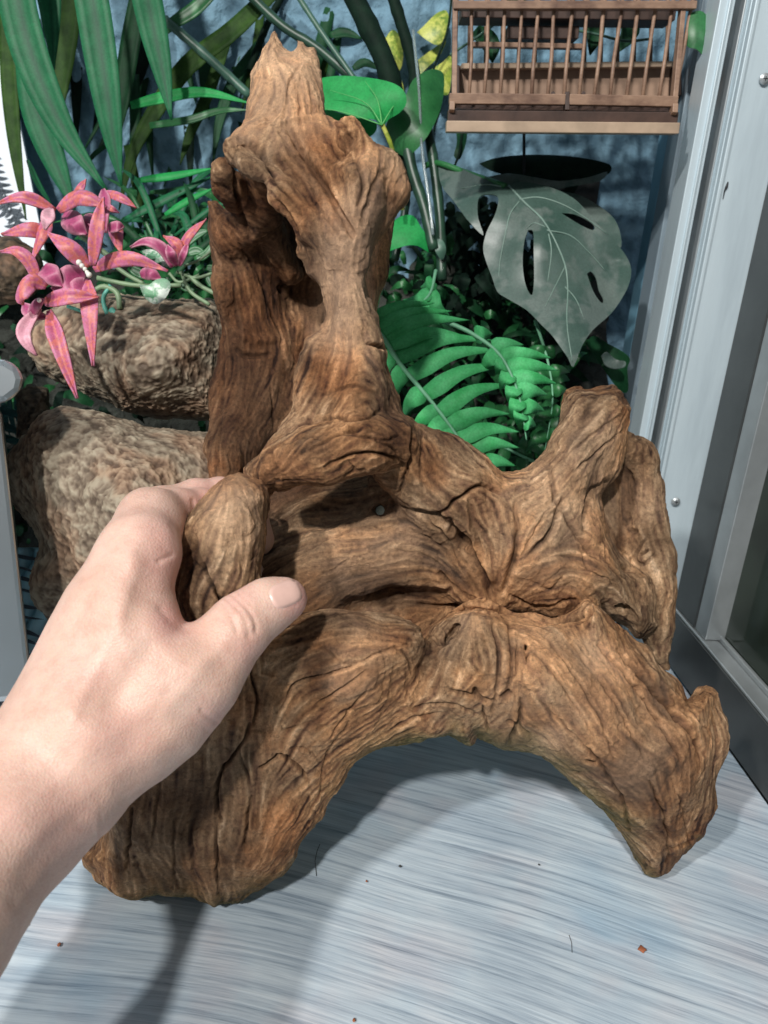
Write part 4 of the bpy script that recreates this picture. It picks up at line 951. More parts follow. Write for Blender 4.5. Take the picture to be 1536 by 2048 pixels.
for k_ in range(52):     # darker leaves of the same plant farther back
    x0 = rnd.uniform(40, 700); y0 = rnd.uniform(-60, 40); dx = rnd.uniform(-160, 60); L_ = rnd.uniform(180, 420); z_ = rnd.uniform(.80, .88)
    blade('leaf', [(x0, y0, z_), (x0 + dx * .35, y0 + L_ * .5, z_), (x0 + dx, y0 + L_, z_ + .01)], rnd.uniform(8, 17), rnd.choice([G_dark, G_dark, G_olive, G_mid, G_black]), sp, base=.8, n=10, m=3)
# canes behind the spire
for nm, lab, pts, r_, mt_ in [
    ('cane', 'dark green cane slanting down to the right above the spire', [(470, -40, .74), (560, 48, .74), (640, 100, .74), (718, 170, .74)], 9, G_cane),
    ('cane', 'thin pale green cane slanting beside the dark one above the spire', [(575, -40, .73), (640, 60, .73), (712, 162, .73)], 5.5, G_cane2),
    ('cane', 'grey green cane slanting down into the spire from upper left', [(330, 40, .76), (400, 100, .76), (500, 192, .76)], 9, G_cane2),
    ('cane', 'thick near black cane curving down left of the yellow leaves', [(690, -40, .70), (735, 50, .70), (775, 140, .70), (800, 260, .71), (812, 380, .72)], 21, G_black),
    ('cane', 'dark cane curving down through the yellow leaves', [(775, -40, .74), (800, 40, .74), (826, 130, .74), (836, 230, .74)], 12, G_black),
    ('cane', 'thin near black cane rising from behind the spire', [(575, -30, .79), (530, 60, .79), (500, 140, .79)], 7, G_black),
    ('cane', 'left green cane of the pair rising right of the driftwood head', [(805, 230, .70), (822, 330, .70), (850, 420, .70), (868, 500, .70)], 11, G_cane),
    ('cane', 'right green cane of the pair rising right of the driftwood head', [(850, 230, .71), (868, 330, .71), (880, 440, .71), (884, 560, .71)], 10, G_cane),
    ('cane', 'leaning green cane between the pair and the driftwood', [(800, 300, .74), (812, 400, .74), (790, 520, .74)], 8, G_cane)]:
    tag(cane(nm, pts, r_, mt_), lab, 'plant stem')
m_clear, nt, b = mat('clear_plastic'); b.inputs['Base Color'].default_value = (.55, .66, .68, 1); b.inputs['Roughness'].default_value = .15; b.inputs['Transmission Weight'].default_value = .75
tag(cane('clear_tube', [(826, 60, .69), (838, 180, .69), (844, 300, .69), (858, 400, .69), (866, 470, .69)], 3, m_clear, rings=False), 'clear plastic tube running down beside the green canes', 'tube')
# small dark leaves on the wall near the canes
tw = empty('twig_plant', P(720, 60, .80), 'small dark green leaves on the wall between spire and yellow leaves', 'plant')
for spn, h_ in [([(660, 72, .8), (690, 66, .8), (725, 78, .8)], 10), ([(706, 138, .8), (730, 126, .8), (760, 140, .8)], 9), ([(640, 0, .81), (660, 10, .81), (690, 8, .81)], 8), ([(720, 0, .81), (760, 10, .81), (800, 22, .81)], 8)]:
    blade('leaf', spn, h_, G_dark, tw, n=9)
# bright heart-shaped leaves
hp = empty('heart_leaf_plant', P(770, 300, .68), 'glossy bright green heart shaped leaves right of the driftwood head', 'plant')
flatleaf('leaf', [(600, 175), (650, 155), (710, 153), (775, 163), (806, 180), (813, 205), (800, 225), (776, 240), (764, 256), (752, 240), (715, 236), (670, 222), (620, 215)], [(620, 190, .68), (760, 250, .672), (800, 190, .66)], G_bright, hp, bulge=.004, wav=.004, seed=1)
for pts in [[(764, 250), (730, 205), (660, 180)], [(764, 250), (755, 200), (730, 162)], [(764, 250), (785, 215), (803, 196)], [(764, 250), (700, 228), (640, 215)]]:
    s = spline(pts, 12); mb = MB(); mb.tube([P(x, y, .6655) for x, y in s], [.0007 * (1 - .07 * i) for i in range(12)], 5); mb.build('vein', simple('bright_vein', (.10, .42, .12), .5), hp, smooth=True)
flatleaf('leaf', [(770, 262), (778, 236), (792, 215), (812, 190), (826, 160), (855, 141), (878, 141), (888, 156), (884, 205), (870, 245), (846, 285), (815, 312), (790, 300)], .690, G_mid, hp, bulge=.008, wav=.005, seed=2)
flatleaf('leaf', [(640, 215), (700, 232), (748, 242), (752, 262), (735, 275), (726, 262), (712, 262), (710, 300), (690, 280), (650, 240)], .700, G_bright, hp, bulge=.004, seed=3)
cane('stem', [(764, 248, .668), (782, 290, .675), (794, 340, .69), (805, 420, .70)], 4.5, G_yel, hp)
flatleaf('leaf', [(772, 505), (780, 455), (800, 434), (826, 432), (842, 455), (858, 478), (860, 505), (835, 492), (810, 492)], .72, G_bright, hp, bulge=.004, seed=4)
flatleaf('leaf', [(862, 478), (884, 480), (892, 500), (884, 520), (872, 505)], .70, G_cane2, hp, bulge=.002, seed=5)
# yellow-green pothos
yp = empty('pothos', P(850, 100, .78), 'yellow and green variegated vine leaves on the blue wall left of the cage', 'plant')
for k_, ol in enumerate([[(834, 65), (850, 50), (872, 28), (893, 22), (898, 50), (890, 75), (876, 90), (856, 82)], [(768, 80), (785, 60), (800, 75), (806, 110), (800, 140), (780, 150), (770, 120)], [(862, 140), (885, 125), (902, 112), (902, 160), (895, 190), (875, 180)], [(836, 120), (870, 95), (892, 80), (880, 110), (850, 140), (830, 160), (826, 145)], [(768, 170), (790, 150), (806, 170), (806, 210), (790, 225)]]):
    flatleaf('leaf', ol, .78 + .005 * k_, G_yel, yp, bulge=.004, wav=.003, seed=k_ + 10, cell=12)
for pts in [[(905, -20, .77), (895, 60, .77), (870, 130, .775), (845, 220, .78)], [(880, 220, .77), (868, 260, .77), (866, 300, .77)], [(925, 240, .77), (920, 300, .77), (910, 330, .77)]]: cane('stem', pts, 2.5, G_black, yp, rings=False)
flatleaf('leaf', [(912, 262), (932, 262), (932, 285), (920, 318), (908, 312), (914, 285)], .775, G_dark, yp, bulge=.003)
rl = flatleaf('vine_leaf', [(1378, 28), (1400, 22), (1416, 36), (1418, 55), (1408, 75), (1408, 110), (1392, 98), (1374, 92), (1372, 60)], .60, G_mid, None, bulge=.004)[0]
tag(rl, 'dark green leaf poking out at the right end of the bird cage', 'leaf')
# monstera
mo = empty('monstera', P(980, 420, .68), 'large dusty grey green split leaf with slots, below the bird cage', 'plant')
def z6(l): return [(740 + x / 2.743, 300 + y / 2.743) for x, y in l]
zc6 = [(880, 325, .70), (1010, 385, .655), (1090, 500, .635), (1140, 660, .615), (1240, 520, .66), (970, 480, .66), (1150, 720, .60), (1230, 600, .65)]
o_, zat = flatleaf('leaf', z6([(375, 75), (470, 90), (560, 130), (640, 165), (700, 195), (770, 185), (840, 178), (930, 190), (1040, 225), (1140, 285), (1230, 390), (1310, 470), (1390, 560), (1430, 640), (1425, 720), (1390, 800), (1320, 900), (1220, 990), (1160, 1080), (1115, 1190), (1085, 1140), (1050, 1090), (1000, 1020), (940, 960), (860, 880), (760, 820), (700, 780), (670, 700), (640, 620), (620, 540), (640, 450), (680, 370), (702, 300), (698, 255), (640, 245), (600, 262), (590, 310), (595, 380), (622, 470), (540, 390), (450, 270), (400, 210), (380, 150)]),
    zc6, G_dust, mo, holes=[z6([(868, 440), (895, 450), (898, 560), (900, 700), (890, 795), (865, 770), (845, 700), (838, 600), (848, 500)]), z6([(1050, 348), (1110, 352), (1180, 380), (1228, 415), (1222, 440), (1165, 418), (1100, 380)]), z6([(1188, 680), (1212, 668), (1240, 705), (1255, 770), (1280, 820), (1268, 840), (1225, 780)])], cell=13, bulge=.006, wav=.0022, seed=3)
flatleaf('leaf', z6([(600, 75), (690, 45), (820, 30), (980, 28), (1150, 42), (1290, 70), (1325, 100), (1290, 140), (1150, 160), (1000, 170), (820, 150), (680, 120)]), .74, G_black, mo, bulge=.006, seed=6)
flatleaf('leaf', z6([(640, 150), (760, 130), (900, 150), (1040, 170), (1200, 150), (1300, 120), (1260, 170), (1100, 200), (1000, 215), (880, 200), (740, 210)]), .70, G_dust, mo, bulge=.004, seed=7)
flatleaf('leaf', z6([(1040, 225), (1150, 250), (1260, 310), (1340, 380), (1375, 470), (1370, 540), (1290, 450), (1200, 360), (1120, 300)]), .68, G_dust, mo, bulge=.004, seed=8)
m_vein = simple('leaf_vein', (.17, .26, .22), .45, var=.15)
for pts, r_ in [([(760, 195), (850, 290), (960, 400), (1060, 600), (1085, 750), (1080, 950), (1110, 1160)], 2.6), ([(820, 270), (930, 260), (1060, 300), (1180, 370), (1300, 460)], 1.7), ([(820, 280), (770, 350), (745, 450), (715, 600), (705, 700)], 1.7), ([(970, 440), (1100, 470), (1200, 560), (1290, 660)], 1.7), ([(980, 460), (995, 560), (975, 720)], 1.7), ([(1070, 750), (1130, 820), (1175, 930)], 1.3), ([(740, 205), (640, 190), (500, 210)], 1.7), ([(1070, 640), (1010, 760), (960, 860)], 1.2), ([(960, 420), (900, 400), (860, 430)], 1.1)]:
    s = spline(z6(pts), 24); mb = MB(); mb.tube([P(x, y, zat(x, y) - .0007) for x, y in s], [r_ / F * .65 * (1 - .6 * i / 23) for i in range(24)], 6); mb.build('vein', m_vein, mo, smooth=True)
cane('stem', [(850, 332, .715), (866, 326, .71), (890, 330, .70), (930, 345, .69), (1010, 372, .66)], 6, G_mid, mo, rings=False)
cu = empty('curled_leaf', P(1220, 760, .72), 'dark green curled leaf with pale inside behind the tip of the right arm', 'leaf')
flatleaf('leaf_blade', z6([(1180, 1060), (1230, 1020), (1300, 1060), (1390, 1110), (1425, 1150), (1410, 1200), (1415, 1320), (1370, 1320), (1300, 1230), (1240, 1140)]), .72, G_dark, cu, bulge=.01, seed=9)
flatleaf('underside', z6([(1268, 1130), (1300, 1110), (1350, 1150), (1400, 1160), (1395, 1190), (1340, 1200), (1290, 1180)]), .708, G_dust, cu, bulge=-.006, seed=9)
# ------------------------------------------------------------------ ferns
def fern(lab, mid, tipsR, tipsL, half, mt, nm='fern', curve=.12, droop=.010, ser=0.0, rib=5):
    e = empty(nm, P(*mid[-1]), lab, 'fern')
    s = spline(mid, 60)
    mb = MB(); mb.tube([P(x, y, z_ - .001) for x, y, z_ in s], [rib / F * .65 * (1.2 - .9 * i / 59) for i in range(60)], 8); mb.build('midrib', mt_rib, e, smooth=True)
    for side, tips in ((1, tipsR), (-1, tipsL)):
        for t, tx, ty in tips:
            b_ = s[int(t * 59)]; dx, dy = tx - b_[0], ty - b_[1]; L_ = math.hypot(dx, dy)
            mx, my = b_[0] + dx * .5, b_[1] + dy * .5
            ox, oy = (dy / L_) * side * L_ * curve, (-dx / L_) * side * L_ * curve
            spn = [(b_[0], b_[1], b_[2]), (mx + ox, my + oy, b_[2] - droop * .3), (tx, ty, b_[2] + droop)]
            blade('leaflet', spn, half * rnd.uniform(1.15, 1.3), mt, e, thick=.0003, n=16, m=3, fold=.10, taper=lambda t: (.75 + .25 * min(1, t / .2)) * (1 - max(0, (t - .12) / .88) ** 1.3) + .01, serr=ser, roll=lambda t, r=rnd.uniform(-.3, .3): r)
    return e
mt_rib = simple('fern_midrib', (.16, .42, .25), .5, var=.2)
fern('broad bright green fern frond in the gap between driftwood column and right arm',
     [(728, 640, .60), (765, 675, .60), (800, 728, .60), (860, 800, .60), (900, 852, .60), (935, 905, .60), (966, 965, .605)],
     [(.06, 870, 606), (.12, 905, 622), (.17, 940, 640), (.23, 944, 676), (.31, 985, 680), (.40, 1010, 700), (.49, 1018, 730), (.58, 1026, 768), (.67, 1022, 828), (.75, 1040, 864), (.83, 1040, 896), (.90, 1032, 932), (.96, 1020, 965)],
     [(.16, 745, 760), (.26, 765, 790), (.36, 790, 812), (.46, 806, 838), (.56, 820, 872), (.64, 846, 896), (.72, 868, 918), (.80, 892, 940), (.87, 912, 955), (.94, 935, 975)], 16, G_fern, curve=.10)
fern('small serrated bright green fern frond hanging above the right arm',
     [(884, 640, .61), (940, 665, .605), (990, 700, .60), (1018, 740, .595), (1040, 800, .595), (1053, 880, .60)],
     [(.25, 985, 668), (.38, 1048, 690), (.48, 1104, 716), (.58, 1117, 741), (.67, 1115, 768), (.76, 1096, 790), (.84, 1090, 822), (.92, 1072, 852)],
     [(.45, 960, 742), (.54, 992, 750), (.63, 1000, 780), (.72, 1018, 808), (.80, 1024, 838), (.88, 1034, 850)], 15, G_fern, curve=.06, rib=4)
fern('upright green fern frond with narrow strips left of the broad frond',
     [(872, 540, .64), (858, 590, .635), (820, 620, .63), (790, 655, .62)],
     [(.3, 805, 600), (.55, 770, 640), (.8, 755, 668), (.15, 840, 575)], [(.3, 900, 632), (.5, 880, 650), (.75, 850, 668), (.95, 815, 690)], 12, G_fern, rib=3)
fern('shaded serrated fern tip just left of the right arm end',
     [(1070, 640, .66), (1095, 720, .66), (1105, 800, .66), (1090, 900, .665)],
     [(.3, 1130, 700), (.45, 1140, 745), (.6, 1140, 790), (.75, 1132, 835), (.9, 1118, 880)], [(.3, 1050, 700), (.45, 1060, 760), (.6, 1070, 810), (.75, 1062, 860), (.9, 1050, 905)], 12, G_mid, rib=3)
fern('low dark fern frond at the bottom of the gap behind the broad one',
     [(1080, 930, .70), (1020, 900, .70), (980, 880, .70), (940, 820, .70)],
     [(.2, 1060, 860), (.4, 1010, 850), (.6, 970, 830), (.8, 930, 790)], [(.2, 1060, 970), (.4, 1010, 960), (.6, 960, 940)], 11, G_mid, rib=3)
fern('green serrated leaf tip between the lower stone and the driftwood plank',
     [(440, 930, .60), (405, 950, .60), (350, 975, .60)], [(.2, 405, 905), (.5, 370, 930), (.75, 352, 948)], [(.3, 400, 985), (.6, 370, 990)], 13, G_mid, rib=3)
# grassy clump left of the driftwood head
gr = empty('grass_clump', P(340, 560, .78), 'fine dark green grass tuft between the strap leaves and the driftwood', 'grass clump')
for k_ in range(46):
    a_ = rnd.uniform(-2.9, -.2); L_ = rnd.uniform(90, 240); bx, by = 330 + rnd.uniform(-40, 90), 520 + rnd.uniform(-60, 50)
    tx, ty = bx + L_ * math.cos(a_), by + L_ * math.sin(a_) * .8; z_ = .74 + rnd.uniform(-.03, .06)
    blade('leaf', [(bx, by, z_), ((bx + tx) / 2, (by + ty) / 2 - 25, z_), (tx, ty + 20, z_ + .01)], rnd.uniform(4, 9), rnd.choice([G_dark, G_dark, G_mid, G_blade]), gr, n=9, m=3)
for spn, h_, mt_ in [([(270, 362, .73), (350, 352, .73), (430, 336, .725)], 8, G_bright), ([(330, 430, .73), (380, 400, .73), (430, 375, .73)], 7, G_bright), ([(250, 440, .74), (330, 400, .74), (430, 350, .74)], 9, G_blade), ([(300, 385, .75), (360, 380, .75), (430, 352, .75)], 6, G_mid)]:
    blade('leaf', spn, h_, mt_, gr, n=10, m=3)
# dense background foliage
und = bpy.data.meshes.new('understory'); V = []; Fs = []; mi = []
def add_leaf(spn, h_, mk, n=6, m=3, **kw):
    v_, f_, a_, b_ = strip_data(spn, h_, n=n, m=m, **kw); b0 = len(V); V.extend([tuple(p) for p in v_])
    Fs.extend([tuple(i + b0 for i in f) for f in f_]); mi.extend([mk] * len(f_))
for k_ in range(1500):
    reg = rnd.random()
    if reg < .48: bx, by = rnd.uniform(745, 1150), rnd.uniform(505, 1120)
    elif reg < .60: bx, by = rnd.uniform(900, 1140), rnd.uniform(400, 620)
    elif reg < .86: bx, by = rnd.uniform(-80, 520), rnd.uniform(480, 1300)
    else: bx, by = rnd.uniform(250, 520), rnd.uniform(400, 700)
    z_ = rnd.uniform(.74, .90); a_ = rnd.uniform(0, 6.28); L_ = rnd.uniform(25, 80)
    dk = 0 if (900 < bx < 1200 and by < 600) else rnd.choice([0, 1, 1, 2, 2])
    add_leaf([(bx, by, z_), (bx + L_ * .5 * math.cos(a_), by + L_ * .5 * math.sin(a_) - 6, z_ - .01), (bx + L_ * math.cos(a_), by + L_ * math.sin(a_) + 8, z_ + .01)], rnd.uniform(5, 13), dk, twist=rnd.uniform(-1, 1))
und.from_pydata(V, [], Fs); und.materials.append(G_black); und.materials.append(G_dark); und.materials.append(G_mid)
und.polygons.foreach_set('material_index', mi); und.update()
uo = link('understory', und); tag(uo, 'dark tangle of small green leaves filling the planter behind everything', 'foliage', kind='stuff')
# backing: dark mossy bank that the foliage grows from
def bank(name, x0, x1, ytop, zt, zb, lab):
    nx, ny = 60, 40; V = []
    for i in range(nx):
        for j in range(ny):
            x = x0 + (x1 - x0) * i / (nx - 1); t = j / (ny - 1)
            top_ = ytop + 26 * math.sin(i * .5) + 14 * math.sin(i * 1.3); y = top_ + (1500 - top_) * t
            V.append(P(x, y, zt + (zb - zt) * t + .012 * math.sin(i * 1.7 + j) * math.cos(j * .9)))
    Fs = [(i * ny + j, i * ny + j + 1, (i + 1) * ny + j + 1, (i + 1) * ny + j) for i in range(nx - 1) for j in range(ny - 1)]
    o = pymesh(name, V, Fs, m_soil); tag(o, kind='structure'); sm = o.modifiers.new('t', 'SOLIDIFY'); sm.thickness = .03; sm.offset = 1
bank('planting_bank', -300, 1180, 560, .905, .80, '')
print('plants done', round(time.time() - T_START, 1))
# ------------------------------------------------------------------ bamboo bird cage
m_bam, nt, b = mat('weathered_bamboo')
v1 = mapping(nt, (40, 120, 120)); n0 = noise(nt, v1, 3, 5, .65); n1 = noise(nt, mapping(nt), 45, 4)
c = mix(nt, .6, ramp(nt, n0, [(.3, (.11, .060, .040)), (.5, (.23, .135, .088)), (.75, (.40, .26, .175))]), ramp(nt, n1, [(.35, (.12, .065, .045)), (.6, (.34, .215, .145))]))
L(nt, c, b.inputs['Base Color']); b.inputs['Roughness'].default_value = .5; bump(nt, n0, b, .3, .0006)
m_bamd = simple('dark_stained_bamboo', (.055, .030, .022), .55, var=.4, scale=60, bmp=.3, bscale=200)
m_baml = simple('pale_bamboo', (.42, .31, .22), .42, var=.2, scale=50, bmp=.2, bscale=200)
m_bamp = simple('cage_panel_wood', (.33, .215, .15), .55, var=.3, scale=26, bmp=.2, bscale=150)
cg = empty('bird_cage', P(1130, 262, .60), 'weathered bamboo bird cage hanging at upper right against the blue wall', 'bird cage')
ZC = .60
def quadbar(name, a, b_, wpx, dpt, mt, Z0=ZC, bev=.0006):
    """horizontal/vertical bar between two px points on the plane Z0 with height wpx px and depth dpt m"""
    A = P(a[0], a[1], Z0); B = P(b_[0], b_[1], Z0 if len(b_) < 3 else b_[2]); d = (B - A); Ln = d.length; d /= Ln
    x = d.cross(Vector((0, 1, 0))).normalized(); y = x.cross(d).normalized(); mb = MB()
    mb.box((A + B) / 2 + y * 0, d * Ln / 2, x * (wpx / F * Z0 / 2), y * dpt / 2)
    return mb.build(name, mt, cg, bevel=bev)
quadbar('bottom_rail', (892, 254), (1354, 258), 20, .012, m_baml)
quadbar('base_board', (895, 234), (1352, 238), 22, .010, m_bamd, ZC + .004)
quadbar('tray', (905, 214), (1346, 218), 20, .006, m_bamd, ZC + .035)
quadbar('side_post', (908, 212), (913, -300), 10, .008, m_bam, ZC + .003)
quadbar('side_post', (1346, 216), (1393, -300), 10, .008, m_bam, ZC + .003)
quadbar('corner_block', (904, 208), (903, 226), 11, .010, m_bam, ZC - .001)
quadbar('corner_block', (1347, 213), (1346, 231), 11, .010, m_bam, ZC - .001)
quadbar('lower_rail', (898, 198), (1129, 200), 19, .008, m_bam)
quadbar('lower_rail', (1137, 200), (1353, 204), 19, .008, m_bam)
quadbar('centre_block', (1133, 188), (1133, 225), 9, .008, m_bamd, ZC + .001)
quadbar('upper_rail', (906, 12), (1390, 12), 14, .009, m_bam)
quadbar('upper_rail', (906, -150), (1390, -150), 14, .009, m_bam)
quadbar('top_rail', (906, -290), (1390, -290), 16, .009, m_bam)
bb = [908, 938, 968, 1000, 1033, 1063, 1095, 1128, 1158, 1188, 1220, 1253, 1285, 1318, 1349]
bt = [913, 945, 978, 1010, 1043, 1075, 1109, 1143, 1174, 1208, 1241, 1275, 1309, 1343, 1381]
for x0, x1 in zip(bb, bt):
    a = (x0, 195); k_ = (x1 - x0) / 170.; top_ = (x1 + k_ * 310, -285)
    A = P(a[0], a[1], ZC + .004); B = P(top_[0], top_[1], ZC + .004); mb = MB(); jx = rnd.uniform(-.0008, .0008); mb.tube([A, (A * 5 + B) / 6 + Vector((jx, 0, 0)), (A * 2 + B) / 3 + Vector((-jx, 0, 0)), B], [4.0 / F * ZC * rnd.uniform(.85, 1.12) for _ in range(4)], 8); mb.build('bar', m_bam, cg, smooth=True)
ZB = .665
quadbar('inner_ledge', (922, 134), (1344, 130), 10, .010, m_baml, ZB - .012)
quadbar('back_panel', (918, 168), (1346, 168), 62, .006, m_bamp, ZB)
quadbar('panel_end', (912, 135), (912, 196), 14, .008, m_bamd, ZB - .006); quadbar('panel_end', (1350, 135), (1350, 196), 20, .008, m_bamd, ZB - .006)
for i in range(13):
    x0 = 938 + i * 33.; A = P(x0, 132, ZB + .015); B = P(x0 + 6, -260, ZB + .015); mb = MB(); mb.tube([A, B], 4.0 / F * ZB, 7); mb.build('bar', m_bam, cg, smooth=True)
quadbar('perch', (940, 90), (1170, 94), 9, .008, m_bam, ZB - .015)
quadbar('top_rail', (915, -262), (1370, -262), 14, .009, m_bam, ZB)
quadbar('cup_shelf', (920, 28), (1340, 34), 26, .03, m_bamd, ZB - .02)
quadbar('cup_shelf', (1010, 72), (1150, 72), 22, .03, m_bamd, ZB - .008)
for s_ in ():
    xa = 900 if s_ == 0 else 1350
    A = P(xa, 234, ZC + .004); B = P(918 if s_ == 0 else 1342, 205, ZB + .01); mb = MB(); mb.bar(A, B, .006, .010, Vector((0, 0, 1))); mb.build('side_rail', m_bam, cg)
mb = MB(); a1, a2, a3, a4 = P(900, 228, ZC + .008), P(1350, 232, ZC + .008), P(1340, 204, ZB + .012), P(920, 202, ZB + .012)
up6 = Vector((0, 0, .002)); mb.add([a1, a2, a3, a4, a1 + up6, a2 + up6, a3 + up6, a4 + up6], [(3, 2, 1, 0), (4, 5, 6, 7), (0, 1, 5, 4), (1, 2, 6, 5), (2, 3, 7, 6), (3, 0, 4, 7)]); mb.build('floor_board', m_bamd, cg)
for px in (1106, 1167): # peg holes
    mb = MB(); c_ = P(px, 187, ZC - .0035); mb.tube([c_ + fwd * .001, c_ - fwd * .0005], 4 / F * ZC, 10); mb.build('peg', m_bamd, cg)
vinep = empty('cage_vine', P(1230, 60, .70), 'thin pale vine with dark leaves seen through the bars of the cage', 'vine')
cane('stem', [(1150, 60, .68), (1200, 70, .68), (1250, 82, .68), (1300, 78, .68)], 2.5, G_cane2, vinep, rings=False)
cane('stem', [(900, 110, .69), (960, 70, .69), (1000, 40, .69)], 2.5, G_cane2, vinep, rings=False)
for spn in [[(1180, 20, .69), (1190, 60, .69), (1180, 110, .69)], [(950, 60, .70), (980, 90, .70), (985, 125, .70)], [(1240, 20, .70), (1260, 60, .70), (1235, 105, .70)], [(1010, -10, .70), (1040, 25, .70), (1030, 60, .70)]]: blade('leaf', spn, 20, G_dark, vinep, n=10)
tag(cane('wire', [(1048, 262, .70), (1048, 330, .74), (1046, 420, .78)], 3, m_rub, rings=False), 'thin black wire hanging from the underside of the bird cage', 'wire')
# dark post in the planter below the cage
px0 = ony(1112, 400, .90).x; px1 = ony(1192, 400, .90).x; mb = MB(); mb.box(((px0 + px1) / 2, .905, .1), ((px1 - px0) / 2, 0, 0), (0, .016, 0), (0, 0, .36))
o = mb.build('post', simple('dark_bark', (.012, .014, .014), .8, var=.5, scale=30, bmp=.6, bscale=60, bd=.004), None, bevel=.004); tag(o, 'near black upright post on the blue wall below the bird cage', 'post')
# ------------------------------------------------------------------ carved stones / husks at the left
def stone(name, lab, cat, build, u0, u1, v0, v1, z0, z1, sd, c_lo, c_mid, c_hi, grainang=0.0, du=9, amp=1.0):
    f = Field(u0, u1, du, v0, v1, z0, z1, .0045); build(f); V, Q = f.mesh(); V, Q = keep_big(V, Q, 100)
    me = refine(V, Q, 2); W = getco(me).astype(np.float32); Nn = getno(me)
    a = math.cos(grainang); b_ = math.sin(grainang)
    S = np.stack([W[:, 0] * a + W[:, 2] * b_, W[:, 1], -W[:, 0] * b_ + W[:, 2] * a], 1)
    wob = np.stack([vnoise(W, 90., sd), vnoise(W, 90., sd + 1), vnoise(W, 90., sd + 2)], 1)
    q = (S + .0018 * wob).astype(np.float32); q[:, 0] *= .75
    r1 = vnoise(q, 560., sd + 3); r2 = vnoise(W, 28., sd + 4); r3 = vnoise(q, 1300., sd + 5)
    ridge = np.clip(.5 + .28 * r1 + .18 * r3, 0, 1)
    d = amp * (.0036 * r2 + .00038 * r1 + .00028 * r3 + .0016 * vnoise(W, 60., sd + 6))
    me.vertices.foreach_set('co', (W + Nn * d[:, None]).astype(np.float32).ravel()); me.update()
    attr(me, 'ridge', ridge); attr(me, 'patch', r2)
    m, nt, b = mat(name + '_surface')
    def at(n_):
        a_ = nt.nodes.new('ShaderNodeAttribute'); a_.attribute_name = n_; return a_.outputs['Fac']
    n1 = noise(nt, mapping(nt), 300, 5, .7); n2 = noise(nt, mapping(nt), 22, 4)
    c = ramp(nt, mth(nt, 'ADD', mth(nt, 'MULTIPLY', at('ridge'), .8), mth(nt, 'MULTIPLY', n1, .3)), [(.12, c_lo), (.5, c_mid), (.92, c_hi)])
    c = mix(nt, mth(nt, 'MULTIPLY', ramp(nt, n2, [(.5, (0, 0, 0)), (.62, (1, 1, 1))]), .6), c, mix(nt, 1, c, (1.05, .74, .60), 'MULTIPLY'))
    L(nt, c, b.inputs['Base Color']); b.inputs['Roughness'].default_value = .75; bump(nt, n1, b, .4, .0008)
    return tag(link(name, me, m), lab, cat)
tan = ((.09, .062, .042), (.215, .165, .115), (.35, .295, .215))
stone('carved_stone', 'upper tan ridged stone lying under the pink flowers', 'stone',
      lambda f: (f.poly([(85, 640), (150, 600), (230, 588), (330, 592), (430, 610), (480, 680), (480, 800), (440, 858), (330, 862), (230, 846), (150, 800), (85, 740), (60, 690)], [(120, 700, .615), (300, 720, .59), (450, 730, .61)], .055, r=.03, W=.06, k=.01),), 20, 560, 540, 920, .50, .70, 101, *tan, grainang=.45)
stone('carved_stone', 'lower larger mottled stone behind the hand', 'stone',
      lambda f: (f.poly([(18, 960), (24, 910), (46, 868), (82, 834), (126, 816), (200, 824), (300, 858), (420, 876), (500, 900), (500, 1040), (400, 1110), (300, 1180), (180, 1210), (110, 1140), (50, 1060), (25, 1000)], [(100, 950, .555), (260, 1000, .53), (450, 950, .57)], .060, r=.03, W=.07, k=.01),
                 f.tube([(150, 1150, .56, .03), (230, 1260, .56, .02)], k=.02)), -20, 580, 760, 1330, .44, .66, 121, *tan, grainang=-.3)
stone('dark_stone', 'small shadowed reddish brown stone at the far left below the big stone', 'stone',
      lambda f: (f.poly([(70, 1100), (130, 1110), (200, 1200), (220, 1300), (170, 1400), (100, 1380), (80, 1250)], .62, .035, k=.01),), 20, 280, 1040, 1460, .56, .68, 141, (.02, .012, .01), (.07, .04, .03), (.13, .08, .06))
stone('dark_stone', 'small dark knobbly stone between the two tan stones at the left', 'stone',
      lambda f: (f.poly([(25, 790), (60, 770), (100, 775), (110, 830), (70, 870), (30, 880)], .64, .03, k=.01),), -20, 160, 720, 930, .60, .69, 151, (.02, .016, .01), (.08, .06, .04), (.16, .13, .09))
stone('dark_stone', 'brown shaded stone left of the pink flowers', 'stone',
      lambda f: (f.poly([(-60, 500), (20, 482), (70, 510), (75, 560), (30, 590), (-60, 590)], .66, .03, k=.01),), -100, 130, 440, 640, .61, .71, 161, (.03, .022, .014), (.09, .065, .04), (.17, .12, .08))
